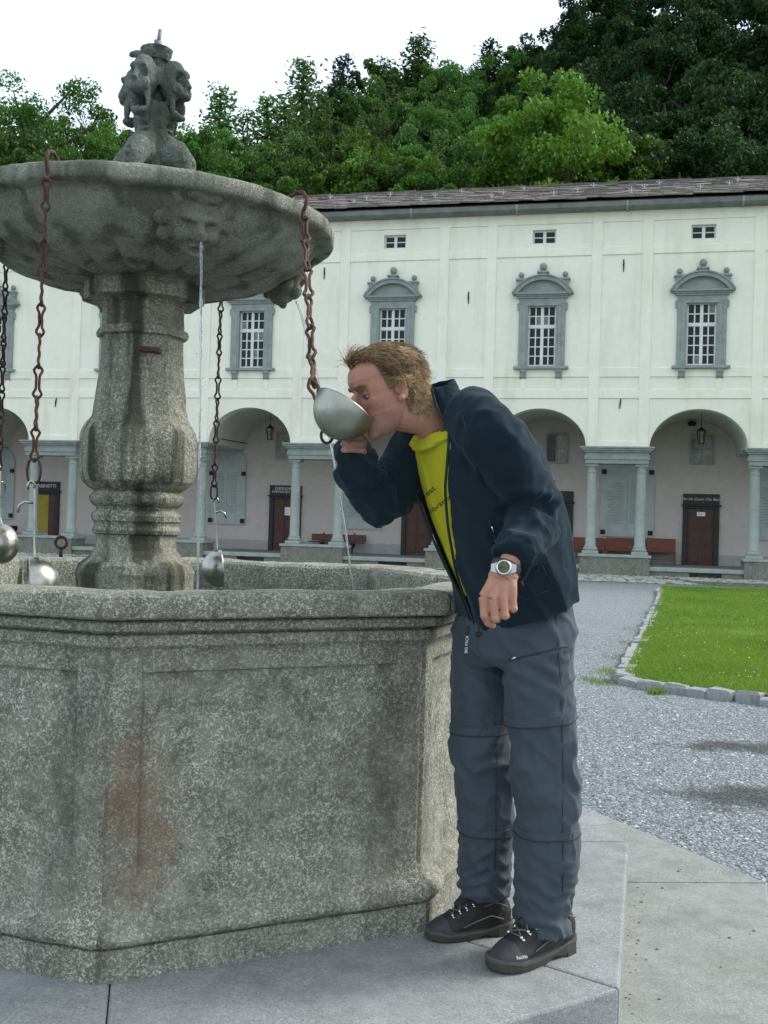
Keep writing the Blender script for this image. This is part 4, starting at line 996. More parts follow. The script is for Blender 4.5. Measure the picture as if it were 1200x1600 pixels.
# statue: four grotesque heads round a post, on scrolled feet
def statue():
    m = MB(); m.lathe([(.09, 0), (.09, .08), (.06, .16), (.046, .30), (.044, .42), (.046, .50), (.055, .53), (.066, .56), (.072, .578), (.06, .586), (.03, .586)], n=20)
    ANG = [-108, -22, 70, 162]
    def fr_(k): a = math.radians(ANG[k]); c, s = math.cos(a), math.sin(a); return np.array([[c, -s, 0], [s, c, 0], [0, 0, 1]])
    for k in range(4):
        Rz = fr_(k)
        def P(x, y, z): return Rz @ V3(x, y, z)
        def b(x, y, z, r, sx=1, sy=1, sz=1): m.ball(P(x, y, z), r, 18, 12, sx, sy, sz, Rz)
        b(.092, 0, .405, .066, .95, .84, 1.12); b(.108, 0, .350, .044, 1, .95, .9)                # skull, muzzle
        b(.146, 0, .428, .040, .42, 1.05, .34); m.tube([P(.150, 0, .420), P(.166, 0, .392), P(.174, 0, .374)], [.010, .012, .016], 10)
        b(.150, 0, .352, .036, .6, 1.05, .42); b(.124, 0, .282, .036, .75, 1.05, .42)
        for sx in (-1, 1):
            b(.140, sx*.034, .366, .022); b(.160, sx*.013, .366, .011); b(.118, sx*.037, .316, .014, 1, .75, 2.3); b(.050, sx*.064, .410, .026, .8, .5, 1.3)
        m.tube([P(.05, 0, .33), P(.050, 0, .2), P(.07, 0, .08)], [.050, .044, .056], 14)
        m.tube([P(.05, 0, .05), P(.13, 0, .045), P(.165, 0, .01), P(.165, 0, -.05)], [.062, .056, .050, .045], 14)
        m.tube([P(.03, 0, .50), P(.065, 0, .545), P(.098, 0, .570), P(.120, 0, .568), P(.122, 0, .552)] if k == 3 else [P(.03, 0, .50), P(.05, 0, .54), P(.068, 0, .572)], [.036, .032, .026, .020, .010] if k == 3 else [.036, .03, .018], 10)
    A, Fs, E = remesh(m.v, m.f, .0042, 1); N = vnormals(A, Fs)
    for k in range(4):
        Rz = fr_(k); d = Rz @ V3(1, 0, 0)
        for sx in (-1, 1):
            A = push(A, N, Rz @ V3(.150, sx*.027, .402), .0135, -.036, d); A = push(A, N, Rz @ V3(.120, sx*.027, .402), .006, .012, d)
        A = push(A, N, Rz @ V3(.155, 0, .318), .020, -.090, d); A = push(A, N, Rz @ V3(.110, 0, .316), .020, -.06, d)
        A = push(A, N, Rz @ V3(.105, 0, .23), .024, -.040, d); A = push(A, N, Rz @ V3(.105, 0, .17), .024, -.035, d)
        for i in range(4): A = push(A, N, Rz @ V3(.205, 0, .060-.028*i), .010, -.016, d)
    A = A+N*(fbm(A*80, 3, 6)*.0018+fbm(A*25, 3, 16)*.0018)[:, None]
    A[:, 2] = np.interp(A[:, 2], [-.1, .10, .26, .48, .60], [-.1, .10, .165, .395, .455])
    return A, Fs
A, Fs = statue()
st = mesh('statue', A, Fs, MAT['statue'], fountain, True); st.location = (CC[0]-OC[0]+.02, CC[1]-OC[1], 2.672-STEP); st.scale = (.86, .86, 1.04)
q = MB(); q.tube([(0, 0, .43), (.006, 0, .478)], .018, 12); q.tube([(.006, 0, .47), (.014, 0, .520)], .0085, 10); MAT['lead'] = plain('lead_pipe', (.14, .15, .17), (.22, .23, .25), 20, .6, 60, .001, .4)
q.build('spout_pipe', MAT['lead'], st, True)
q = MB(); q.lathe([(.20, -.34), (.20, -.06), (.18, -.03), (.10, .0)], n=24); q.build('statue_base', MAT['statue'], st, True)
# eye bolt on the far rim
p = at(95, 872, 4.93)-FOFF; q = MB(); q.tube([(.027*math.cos(t), 0, .027*math.sin(t)) for t in np.linspace(0, 2*math.pi, 16, False)], .0075, 8, True); q.tube([(0, 0, -.03), (0, 0, -.07)], .009, 8); o = q.build('iron_ring', MAT['darkrust'], fountain, True); o.location = (p[0], p[1], 1.010+.062-.0); 

# water falling from the masks
def stream(a_deg, r0, z0, reach, label, zend=.905, tw=.0042):
    a = math.radians(a_deg); q = MB(); pts = []; rad = []; nrm = V3(math.cos(a), math.sin(a), 0); T_ = 1.0
    for i in range(60):
        t = i/59; z = z0-(z0-zend)*(t*t*.42+t*.58)
        pts.append(V3(CC[0], CC[1], 0)+nrm*(r0+reach*t)+V3(0, 0, z)+V3(*(vnoise(np.array([[t*22, k_*7., a]]))[0]*.0012*(1+2*t) for k_ in range(3))))
        rad.append(tw*(1-.3*t)*(1+(.2+.55*t)*vnoise(np.array([[t*55, 1., a]]))[0]))
    q.tube(pts, rad, 8); rj = random.Random(a_deg)
    for _ in range(46):
        t = rj.uniform(.25, 1); i = int(t*59); q.ball(pts[i]+V3(rj.gauss(0, .004+.010*t), rj.gauss(0, .004+.010*t), rj.uniform(-.01, .01)), rj.uniform(.0010, .0024), 6, 4)
    return tag(q.build('water_stream', MAT['stream'], None, True), label, 'water', 'water jets of the fountain')
stream(-61, .645, 2.262, .09, 'thin water jet falling from the carved mask straight into the basin')
stream(29, .63, 2.262, .33, 'thicker water jet arcing out past the held ladle into the basin', tw=.0052)

# ---------------------------------------------------------------- chains and ladles
def link_mesh(L=.112, w=.0135, rod=.0043):
    pts = []
    for i in range(40):
        t = 2*math.pi*i/40; z = L/2*math.cos(t); s = abs(z)/(L/2); g = .0046+(w-.0046)*math.exp(-((s-.70)/.20)**2)
        g *= math.sqrt(max(0, 1-s**6)); x = math.copysign(g, math.sin(t)) if abs(math.sin(t)) > 1e-6 else 0
        pts.append((x, .0016*math.sin(3*z/L*6), z))
    m = MB(); m.tube(pts, rod, 7, True); return m
LNK = {}
def chain(pts, label, mat, pitch=.102, wide=1.):
    "links along a polyline of world points"
    pts = [np.asarray(p, float) for p in pts]
    e = empty('chain', pts[0]); tag(e, label, 'chain', 'rusty chains that hang from the bowl')
    seg = [np.linalg.norm(b-a) for a, b in zip(pts[:-1], pts[1:])]; tot = sum(seg); n = max(1, round(tot/pitch)); pitch = tot/n
    if mat not in LNK: LNK[mat] = None
    def pos(s):
        for i, l in enumerate(seg):
            if s <= l+1e-9 or i == len(seg)-1: return pts[i]+(pts[i+1]-pts[i])*s/l, nz(pts[i+1]-pts[i])
            s -= l
    r = random.Random(int(abs(pts[0][0])*1000))
    for i in range(n):
        p, d = pos((i+.5)*pitch)
        if LNK[mat] is None: o = LNK[mat] = link_mesh().build('link', MAT[mat], e, True)
        else: o = inst('link', LNK[mat], parent=e)
        qz = Vector(d).to_track_quat('Z', 'Y').to_euler(); M_ = qz.to_matrix().to_4x4() @ Matrix.Rotation((i % 2)*math.pi/2+r.uniform(-.3, .3)+.5, 4, 'Z')
        o.location = p-pts[0]; o.rotation_euler = M_.to_euler(); o.scale = (wide, wide, pitch/.102)
    return e
def hook_on(e, a_deg):
    "S hook through the bowl rim, leading to the first link"
    a = math.radians(a_deg); n_ = V3(math.cos(a), math.sin(a), 0); o0 = V3(*e.location)
    pth = [(.67, 2.462), (.675, 2.486), (.70, 2.497), (.727, 2.492), (.742, 2.47), (.738, 2.445), (.728, 2.425), (.727, 2.408), (.737, 2.398), (.749, 2.405)]
    q = MB(); q.tube([CC+n_*r_+V3(0, 0, z)-o0 for r_, z in pth], .0068, 8); q.build('hook', MAT['rust'], e, True)
def rim(a_deg, r_=.735, z=2.405): a = math.radians(a_deg); return CC+V3(r_*math.cos(a), r_*math.sin(a), z)
def ring_part(e, p, h=.030, w=.017, mat='darkrust', ry=0):
    q = MB(); o0 = V3(*e.location); c = np.asarray(p)-o0
    q.tube([c+V3(w*math.cos(t)*math.cos(ry), w*math.cos(t)*math.sin(ry), math.copysign(min(h, abs((h)*math.sin(t)*1.25)), math.sin(t))) for t in np.linspace(0, 2*math.pi, 24, False)], .0042, 8, True); q.build('end_ring', MAT[mat], e, True)
def ladle(top, rz, label, mat='steel', tilt=0., seed=0):
    "hanging ladle: hook, flat handle, round bowl whose mouth faces sideways (local +x)"
    e = empty('ladle', top, rz); e.rotation_euler = (0, tilt, rz); tag(e, label, 'ladle', 'steel ladles on the chains')
    H = .235
    q = MB(); q.rings([[(.004, -w, z), (.004, w, z), (-.002, w, z), (-.002, -w, z)] for w, z in ((.008, 0), (.0085, -.03), (.008, -.15), (.011, -.19), (.020, -.215))]); bev(q.build('handle', MAT[mat], e), .0015)
    q = MB(); q.tube([(.0, 0, .0), (0, 0, .016), (.012, 0, .024), (.02, 0, .012), (.02, 0, -.004)], .0042, 8); q.build('eye', MAT[mat], e, True)
    q = MB(); q.tube([(.004, 0, -.045), (.03, 0, -.042), (.045, 0, -.052), (.05, 0, -.075)], .0042, 8); q.build('peg', MAT[mat], e, True)
    R_ = .083; q = MB(); prof = [(R_*math.sin(t), -R_*1.02*math.cos(t)) for t in np.linspace(.02, math.pi/2+.08, 16)]; inn = [((R_-.003)*math.sin(t), -(R_-.003)*1.02*math.cos(t)) for t in np.linspace(math.pi/2+.08, .02, 16)]
    q.lathe(prof+[(R_+.001, .012)]+inn, n=40); b = q.build('bowl', MAT[mat], e, True)
    b.rotation_euler = (0, math.radians(90), 0); b.location = (0.008, 0, -H-.062)
    q = MB(); rr = []                                  # tongue of the handle riveted to the bowl
    for t in np.linspace(0, 1, 7):
        zz = -.205-.055*t; w = .022*(1-.35*t*t); x = -.004-.040*t**1.3; rr.append([(x, -w, zz), (x, w, zz), (x-.004, w, zz), (x-.004, -w, zz)])
    q.rings(rr); bev(q.build('tongue', MAT[mat], e), .0015)
    return e
# hanging chains: front left, back left, back right
def hang(a_deg, ztop, zend, dx, mat, label, r_=.735, hook=True):
    t = rim(a_deg, r_, ztop); b = V3(t[0]+dx[0], t[1]+dx[1], zend)
    e = chain([t, b], label, mat)
    if hook: hook_on(e, a_deg)
    return e, b
e, b = hang(-101, 2.402, 1.535, (-.02, .03), 'rust', 'rusty chain hanging from the front of the bowl, ending in a long oval ring'); ring_part(e, b+V3(0, 0, -.034), .036, .021)
ladle(b+V3(.004, 0, -.088), math.radians(201), 'bright steel ladle hanging edge on from the oval ring of the front chain', tilt=.03)
e, b = hang(152, 2.39, 1.55, (-.0, .0), 'darkrust', 'dark rusty chain hanging from the bowl beside the cut steel ladle'); ladle(b+V3(0, 0, -.012), math.radians(80), 'round backed steel ladle with its convex bowl turned outward at the rim', tilt=-.02)
e, b = hang(76, 2.39, 1.515, (-.01, .03), 'darkrust', 'dark chain hanging behind the pillar with a small oval end ring'); ring_part(e, b+V3(0, 0, -.026), .03, .015)
ladle(b+V3(0, 0, -.072), math.radians(11), 'dark steel ladle hanging behind the pillar, hollow side turned away from it', tilt=-.10)
# ---------------------------------------------------------------- the man who drinks
fleece = NT('navy_fleece'); f1 = fleece.noise(9, 5); fleece.bump(fleece.noise(420, 3, .7), .0012)
MAT['fleece'] = fleece.set(color=fleece.mix(fleece.fr(f1, .3, .7), (.007, .0145, .022), (.0125, .0225, .0315)), rough=.95, spec=.12, sheen=.16, **{'Sheen Roughness': .5, 'Sheen Tint': (.45, .6, .7, 1)})
k = NT('grey_trouser_cloth'); k.bump(k.noise(700, 2), .0004)
MAT['cloth'] = k.set(color=k.mix(k.fr(k.noise(6, 5), .3, .7), (.039, .053, .069), (.051, .067, .085)), rough=.75, spec=.3, sheen=.1)
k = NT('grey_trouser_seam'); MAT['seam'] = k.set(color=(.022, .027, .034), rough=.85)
k = NT('yellow_shirt'); k.bump(k.noise(500, 2), .0004)
MAT['shirt'] = k.set(color=k.mix(k.fr(k.noise(12, 4), .3, .7), (.40, .39, .018), (.46, .45, .028)), rough=.9, spec=.2)
k = NT('skin'); a_ = k.n('Attribute', None, attribute_name='tint').outputs['Color']
c = k.mix(k.math('MULTIPLY', k.fr(k.noise(120, 4), .4, .7), .22), a_, (.30, .12, .085)); k.bump(k.noise(300, 4, .7), .0011)
MAT['skin'] = k.set(color=c, rough=.50, spec=.4, sss=.05, **{'Subsurface Radius': (.01, .004, .002), 'Subsurface Scale': .5})
k = NT('hair_strands'); a_ = k.n('Attribute', None, attribute_name='tint').outputs['Color']; MAT['hair'] = k.set(color=a_, rough=.5, spec=.4)
MAT['boot'] = plain('black_boot_leather', (.014, .012, .011), (.026, .022, .021), 14, .6, 160, .001)
MAT['bootcap'] = plain('dark_rubber', (.035, .034, .036), (.052, .050, .053), 14, .65, 120, .0006)
MAT['sole'] = plain('boot_sole_rubber', (.042, .038, .032), (.062, .057, .049), 10, .8, 90, .001)
MAT['lace'] = NT('boot_lace').set(color=(.13, .125, .115), rough=.8)
MAT['chrome'] = NT('bright_metal').set(color=(.62, .62, .62), rough=.25, metal=1.)
MAT['black_tape'] = NT('black_tape').set(color=(.012, .012, .014), rough=.7)
MAT['print_black'] = NT('black_print').set(color=(.02, .02, .018), rough=.8)
MAT['print_white'] = NT('white_print').set(color=(.72, .72, .74), rough=.7)

fw_ = V3(-.906, -.42, 0); lf_ = V3(.42, -.906, 0); UP = V3(0, 0, 1)
PBASE = V3(.36, 3.02, STEP)
person = empty('person_root', PBASE)
def local(V): return np.asarray(V, float)-PBASE

MAT['redtag'] = NT('red_tag').set(color=(.35, .02, .02), rough=.7)
# ---- trousers
def sec(c, A, B, n=28, p=2.25):
    out = []
    for i in range(n):
        t = 2*math.pi*i/n; ct, st_ = math.cos(t), math.sin(t)
        out.append(c+A*math.copysign(abs(ct)**(2/p), ct)+B*math.copysign(abs(st_)**(2/p), st_))
    return out
XA = V3(1, 0, 0); YA = V3(0, 1, 0)
LEG_L = [(852, 935, 38, 2.95, .085), (852, 985, 48, 2.935, .092), (842, 1030, 54, 2.93, .095), (841, 1075, 55, 2.925, .094), (845, 1120, 54, 2.92, .092), (850, 1160, 52, 2.925, .088), (853, 1210, 51, 2.935, .086), (855, 1260, 50, 2.95, .085), (855, 1300, 50, 2.96, .085), (853, 1350, 50, 2.965, .085), (849, 1400, 47, 2.965, .082), (847, 1432, 44, 2.965, .080), (848, 1456, 42, 2.965, .078)]
LEG_R = [(765, 940, 36, 3.08, .080), (755, 985, 50, 3.10, .092), (754, 1030, 50, 3.10, .094), (753, 1080, 48, 3.09, .092), (753, 1130, 47, 3.085, .090), (754, 1180, 49, 3.085, .088), (757, 1230, 48, 3.09, .086), (760, 1285, 44, 3.10, .084), (760, 1320, 42, 3.105, .082), (757, 1355, 42, 3.11, .082), (755, 1380, 41, 3.11, .080), (757, 1398, 38, 3.11, .076)]
PEL = [(797, 860, 3.00, .100, .130), (808, 905, 3.01, .115, .145), (813, 940, 3.015, .126, .155), (804, 985, 3.02, .142, .163), (800, 1018, 3.02, .136, .150), (798, 1040, 3.02, .105, .110)]
tm = MB()
def legrings(L): return [sec(at(cx, cy, Y), XA*(hw*Y/FPX), YA*d) for cx, cy, hw, Y, d in L]
for L in (LEG_L, LEG_R): tm.rings(legrings(L))
tm.rings([sec(at(cx, cy, Y), fw_*a_, lf_*b_) for cx, cy, Y, a_, b_ in PEL])
A, Fs, E = remesh(tm.v, tm.f, .0062, 3); N = vnormals(A, Fs)
def leg_axis(L, z):
    P = np.array([at(cx, cy, Y) for cx, cy, hw, Y, d in L])[::-1]; return np.stack([np.interp(z, P[:, 2], P[:, i]) for i in range(2)], 1)
aL, aR = leg_axis(LEG_L, A[:, 2]), leg_axis(LEG_R, A[:, 2])
isL = np.hypot(*(A[:, :2]-aL).T) < np.hypot(*(A[:, :2]-aR).T)
ax = np.where(isL[:, None], aL, aR); az = np.arctan2(A[:, 1]-ax[:, 1], A[:, 0]-ax[:, 0])
hemz = np.where(isL, at(848, 1458, 2.965)[2], at(757, 1400, 3.11)[2]); hz = A[:, 2]-hemz
def ridge(P, seed, oct_=2): return 1-np.abs(fbm(P, oct_, seed))*1.6
Q = np.stack([A[:, 0]*9+A[:, 2]*5, A[:, 1]*9-A[:, 2]*3, A[:, 2]*6-A[:, 0]*4], 1)+isL[:, None]*7
fold = np.clip(ridge(Q, 3), 0, 1)**2
kz = np.exp(-((hz-.42)/.09)**2)
fold2 = np.clip(ridge(Q*1.9+11, 23), 0, 1)**3; d = .017*(fold-.45)*(.45+.7*kz)+.006*fold2+.005*fbm(A*7, 3, 12)
stack = np.exp(-(hz/.16)**2); sp_ = hz/.044+.55*np.sin(az*1.5+isL*2)+1.1*vnoise(np.stack([np.cos(az)*1.5, np.sin(az)*1.5, hz*9+isL*5], 1), 5)
d += stack*.0145*(.6-np.abs(np.sin(sp_*math.pi))**.7*1.2)
d += .006*np.exp(-((A[:, 2]-at(800, 1040, 3.)[2])/.05)**2)*np.sin(A[:, 2]*120+A[:, 0]*60)*(np.abs(A[:, 0]-.36) < .12)
d = np.where(hz < .004, d*.3, d)
A = A+N*d[:, None]; A = relax(A, E, 1)
trousers = mesh('trousers', local(A), Fs, MAT['cloth'], person, True)
tb = BVHTree.FromPolygons([tuple(v) for v in A], Fs)
def hit(bv, o, dr, far=1.):
    r_ = bv.ray_cast(Vector(o), Vector(dr), far); return None if r_[0] is None else (np.array(r_[0]), np.array(r_[1]))
def band(L, y0, y1, hpx, off=.0030):
    "zip flap that runs round a trouser leg"
    cx, hw, Y = [np.interp((y0+y1)/2, [s_[1] for s_ in L], [s_[i] for s_ in L]) for i in (0, 2, 3)]
    R0, R1 = [], []; c0 = at(cx, (y0+y1)/2, Y); h = hpx*Y/FPX/2; slope_ = (y0-y1)*Y/FPX/(2*hw*Y/FPX)
    for i in range(44):
        t = 2*math.pi*i/44; dr = V3(math.cos(t), math.sin(t), 0); pts = []
        for s_ in (-1, 1):
            zc_ = c0[2]+s_*h+dr[0]*hw*Y/FPX*slope_
            rr = bisect_surface(V3(c0[0], c0[1], zc_), dr); pts.append(rr)
        R0.append(pts[0]); R1.append(pts[1])
    rings = []
    for a_, o_ in ((R0, -.004), (R0, off), (R1, off), (R1, -.004)):
        rings.append([p+dr_*o_ for p, dr_ in zip(a_, [V3(math.cos(2*math.pi*i/44), math.sin(2*math.pi*i/44), 0) for i in range(44)])])
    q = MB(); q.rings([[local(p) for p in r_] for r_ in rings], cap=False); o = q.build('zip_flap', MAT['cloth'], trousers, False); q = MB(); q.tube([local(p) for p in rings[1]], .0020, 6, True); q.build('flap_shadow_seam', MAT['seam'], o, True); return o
def bisect_surface(o, dr):
    p = hit(tb, o, dr, .2); return p[0] if p else o+dr*.09
band(LEG_L, 1126, 1112, 15); band(LEG_L, 1296, 1292, 13); band(LEG_R, 1138, 1130, 13); band(LEG_R, 1291, 1291, 12)
def surf_tube(nm, pts, rad, mat, bv=tb, off=.0, parent=None, Y0=2.4):
    out = []
    for px, py in pts:
        o = at(px, py, Y0); dr = nz(ray(px, py)); h_ = hit(bv, o, dr, 1.5)
        if h_: out.append(local(h_[0]+h_[1]*off*(1 if np.dot(h_[1], dr) < 0 else -1)))
    if len(out) > 1:
        q = MB(); q.tube(out, rad, 6); return q.build(nm, MAT[mat], parent or trousers, True)
ls = lambda a, b, n: [(a[0]+(b[0]-a[0])*i/n, a[1]+(b[1]-a[1])*i/n) for i in range(n+1)]
surf_tube('pocket_zip', ls((795, 1032), (888, 1009), 14), .0028, 'seam'); surf_tube('side_seam', [(868, 960), (872, 1010), (876, 1060), (878, 1110), (879, 1160), (880, 1220), (879, 1290), (880, 1340), (879, 1400)], .0016, 'seam')
surf_tube('side_seam', [(772, 1060), (774, 1130), (776, 1200), (775, 1290), (773, 1360)], .0016, 'seam'); surf_tube('zip_pull', [(797, 1031), (806, 1027)], .0035, 'chrome')

# ---- torso sections shared by shirt and jacket: centre px, Y, half depth a, half width b, tilt, opening angles (left edge, right edge)
TOR = [(811, 950, 3.02, .150, .205, 24, 1, -4), (803, 905, 3.01, .160, .202, 22, -3, -8), (789, 855, 2.995, .172, .200, 20, 1, -17), (770, 797, 2.97, .176, .208, 19, 10, -28), (749, 738, 2.945, .170, .220, 19, 20, -32), (729, 692, 2.925, .148, .215, 20, 31, -42), (711, 657, 2.905, .118, .175, 22, 42, -52), (692, 640, 2.893, .088, .115, 25, 50, -58), (681, 627, 2.885, .075, .088, 27, 58, -60), (674, 615, 2.880, .072, .082, 27, 64, -62), (669, 605, 2.876, .076, .084, 26, 68, -64)]
def torpt(s_, ph, da=0., db=None):
    cx, cy, Y, a, b, ti = s_[:6]; ti = math.radians(ti); c = at(cx, cy, Y); Av = fw_*math.cos(ti)-UP*math.sin(ti)
    ph = math.radians(ph); ct, st_ = math.cos(ph), math.sin(ph); p = 2.3
    return c+Av*(a+da)*math.copysign(abs(ct)**(2/p), ct)+lf_*(b+(da if db is None else db))*math.copysign(abs(st_)**(2/p), st_)
def interp_sections(S_, n):
    S_ = np.array(S_, float); t = np.linspace(0, len(S_)-1, n); return [tuple(np.interp(x, np.arange(len(S_)), S_[:, i]) for i in range(S_.shape[1])) for x in t]
# shirt
sm_ = MB(); SH = interp_sections([s_ for s_ in TOR[1:7]], 16)
rings = [[torpt(s_, ph, -.020) for ph in np.linspace(0, 360, 40, False)] for s_ in SH]
NK = (690, 676, 2.900, .074, .090, 46)
rings += [[torpt((697, 670, 2.905, .100, .150, 34), ph) for ph in np.linspace(0, 360, 40, False)], [torpt(NK, ph) for ph in np.linspace(0, 360, 40, False)]]
sm_.rings(rings)
A, Fs, E = remesh(sm_.v, sm_.f, .0038, 7); N = vnormals(A, Fs)
zk = at(690, 676, 2.9)[2]; A = A+(1-smooth(zk-.09, zk-.04, A[:, 2]))[:, None]*N*(.0045*fbm(np.stack([A[:, 0]*14, A[:, 1]*14, A[:, 2]*4], 1), 3, 8)+.003*(np.clip(ridge(np.stack([A[:, 0]*10+A[:, 2]*3, A[:, 1]*10, A[:, 2]*5], 1), 9), 0, 1)**2))[:, None]
shirt = mesh('t_shirt', local(A), Fs, MAT['shirt'], person, True); sb_ = BVHTree.FromPolygons([tuple(v) for v in A], Fs)
q = MB(); q.tube([local(torpt((687, 670, 2.897, .081, .097, 46), ph)) for ph in np.linspace(0, 360, 160, False)], .0085, 8, True); q.build('neckband', MAT['shirt'], shirt, True)
# jacket: open shell of the body, two sleeves, joined
JS = interp_sections(TOR, 40); jm = MB(); outer = []; inner = []
for s_ in JS:
    phs = np.linspace(s_[6], 360+s_[7], 60); outer.append([torpt(s_, p_) for p_ in phs]); inner.append([torpt(s_, p_, -.013) for p_ in phs[::-1]])
jm.rings([o_+i_ for o_, i_ in zip(outer, inner)])
SL = [(722, 641, 2.80, .066), (748, 656, 2.75, .082), (772, 686, 2.735, .086), (797, 725, 2.745, .083), (820, 766, 2.775, .079), (833, 797, 2.785, .076), (833, 825, 2.76, .073), (819, 848, 2.70, .068), (806, 866, 2.65, .062), (799, 880, 2.625, .053)]
SR = [(676, 668, 3.02, .075), (656, 695, 3.06, .085), (637, 735, 3.055, .084), (615, 768, 3.03, .080), (592, 778, 3.0, .075), (571, 762, 2.965, .069), (555, 733, 2.935, .062), (549, 706, 2.912, .054), (549, 694, 2.90, .048)]
def limb(S_, n=30):
    S_ = interp_sections(S_, n); return [at(a, b, c) for a, b, c, r_ in S_], [r_ for *_, r_ in S_]
for S_ in (SL, SR):
    P_, R_ = limb(S_); jm.tube(P_, R_, 26)
for nm_, c_, r_ in (('l', (742, 650, 2.79), .085), ('r', (664, 684, 3.03), .085)): jm.ball(at(*c_), r_, 18, 12)
A, Fs, E = remesh(jm.v, jm.f, .0062, 3); N = vnormals(A, Fs)
def limb_param(A, S_):
    P_, R_ = limb(S_, 60); P_ = np.array(P_); best = np.full(len(A), 9.); idx = np.zeros(len(A), int)
    for i, p in enumerate(P_):
        dd = ((A-p)**2).sum(1); m_ = dd < best; best[m_] = dd[m_]; idx[m_] = i
    L_ = np.concatenate([[0], np.cumsum(np.linalg.norm(np.diff(P_, axis=0), axis=1))]); return L_[idx], np.sqrt(best), L_[-1], np.array(R_)[idx]
disp = .005*fbm(A*6, 3, 41)
for S_, sd2 in ((SL, 1), (SR, 2)):
    t, rr, LT, R0 = limb_param(A, S_); on = (rr < R0*1.25).astype(float)*smooth(0, .10, t)
    n3 = vnoise(A*9, 50+sd2)*.9+vnoise(A*20, 60+sd2)*.3
    fol = .6-np.abs(np.sin((t/.085+n3*1.3)*math.pi))**.75
    disp += on*(.014*fol*(np.exp(-((t-LT*.62)/.12)**2)+.9*np.exp(-((t-LT*.93)/.07)**2)+.25)) + on*.006*(np.clip(ridge(A*8+sd2, 70), 0, 1)**2-.4)
    disp -= .007*np.exp(-((t-LT+.030)/.008)**2)*(rr < R0*1.4)
tors = np.clip(ridge(np.stack([A[:, 0]*7+A[:, 2]*5, A[:, 1]*7, A[:, 2]*4-A[:, 0]*3], 1), 81), 0, 1)**2
tors2 = np.clip(ridge(A*11+3, 91), 0, 1)**3; disp += (.011*(tors-.4)+.002*tors2)*(A[:, 2] < 1.75)
A = A+N*disp[:, None]; A = relax(A, E, 1)
jacket = mesh('fleece_jacket', local(A), Fs, MAT['fleece'], person, True); jb = BVHTree.FromPolygons([tuple(v) for v in A], Fs)
zp = [local(torpt(s_, s_[6]-.5, .001)) for s_ in JS]
q = MB(); q.tube(zp, .0042, 6); q.build('zip_edge', MAT['black_tape'], jacket, True)
zp = [local(torpt(s_, s_[7]+.5, .001)) for s_ in JS]
q = MB(); q.tube(zp, .0042, 6); q.build('zip_edge', MAT['black_tape'], jacket, True)
surf_tube('armhole_seam', [(716, 616), (724, 650), (731, 690), (744, 730), (757, 760)], .0020, 'black_tape', jb, 0, jacket)
surf_tube('pocket_zip', ls((764, 812), (776, 850), 5), .0030, 'black_tape', jb, 0, jacket); surf_tube('side_seam', [(838, 865), (850, 890), (862, 915)], .0018, 'black_tape', jb, 0, jacket); surf_tube('hem_seam', [(745, 972), (780, 955), (830, 934), (880, 912)], .0018, 'black_tape', jb, 0, jacket)
surf_tube('zip_pull', [(768, 822), (772, 832)], .0022, 'chrome', jb, .002, jacket); surf_tube('red_pull_tag', [(812, 901), (818, 914)], .0030, 'redtag', jb, .002, jacket)
# zip tag with white lettering hanging from the hem
tgp = at(731, 985, 2.87); q = MB()
q.rings([[local(tgp+V3(x, 0, z)+V3(-.012*(-z)/.07*.3, 0, 0)) for x in (-.0052, .0052)]+[local(tgp+V3(x, .0025, z)+V3(-.012*(-z)/.07*.3, 0, 0)) for x in (.0052, -.0052)] for z in (.012, -.02, -.045, -.068)])
tg_ = q.build('zip_tag', MAT['black_tape'], jacket)
text('tag_lettering', 'BIG PACK', .0112, MAT['print_white'], tg_, Matrix.Translation(local(tgp+V3(-.002, -.0012, -.038))) @ Matrix.Rotation(math.radians(3), 4, 'Y') @ FACE @ Matrix.Rotation(math.pi/2, 4, 'Z'), ext=.0003)
q = MB(); p_ = at(748, 988, 2.885); q.tube([local(p_+V3(0, 0, .02)), local(p_)], .002, 6); q.ball(local(p_+V3(0, 0, -.006)), .009, 10, 8, 1.2, .8, .9); q.build('cord_lock', MAT['black_tape'], jacket, True)
# lettering on the shirt: a flat print carried onto the cloth
def shirt_print(nm, body, size, c, ang, mat):
    ang = math.radians(ang); M_ = Matrix(((math.cos(ang), -math.sin(ang), 0, 0), (0, 0, 0, 0), (math.sin(ang), math.cos(ang), 0, 0), (0, 0, 0, 1)))
    o = text(nm, body, size, mat, None, Matrix.Identity(4), ext=0.); me = o.data; c0 = at(*c); dead = []
    bm = bmesh.new(); bm.from_mesh(me); bmesh.ops.subdivide_edges(bm, edges=bm.edges[:], cuts=1); bmesh.ops.triangulate(bm, faces=bm.faces[:])
    for v in bm.verts:
        w_ = c0+V3(*(M_ @ v.co)); w_[1] = 2.45; h_ = hit(sb_, w_, V3(0, 1, 0), 1.5)
        if h_ is None: dead.append(v)
        else: v.co = Vector(local(h_[0]+h_[1]*.0012*(1 if h_[1][1] < 0 else -1)))
    bmesh.ops.delete(bm, geom=dead, context='VERTS'); bm.to_mesh(me); bm.free(); o.parent = shirt
shirt_print('shirt_lettering', 'feat', .022, (674, 766, 2.8), 42, MAT['print_black']); shirt_print('shirt_lettering', 'kalibration', .0205, (688, 789, 2.8), 43, MAT['print_black'])

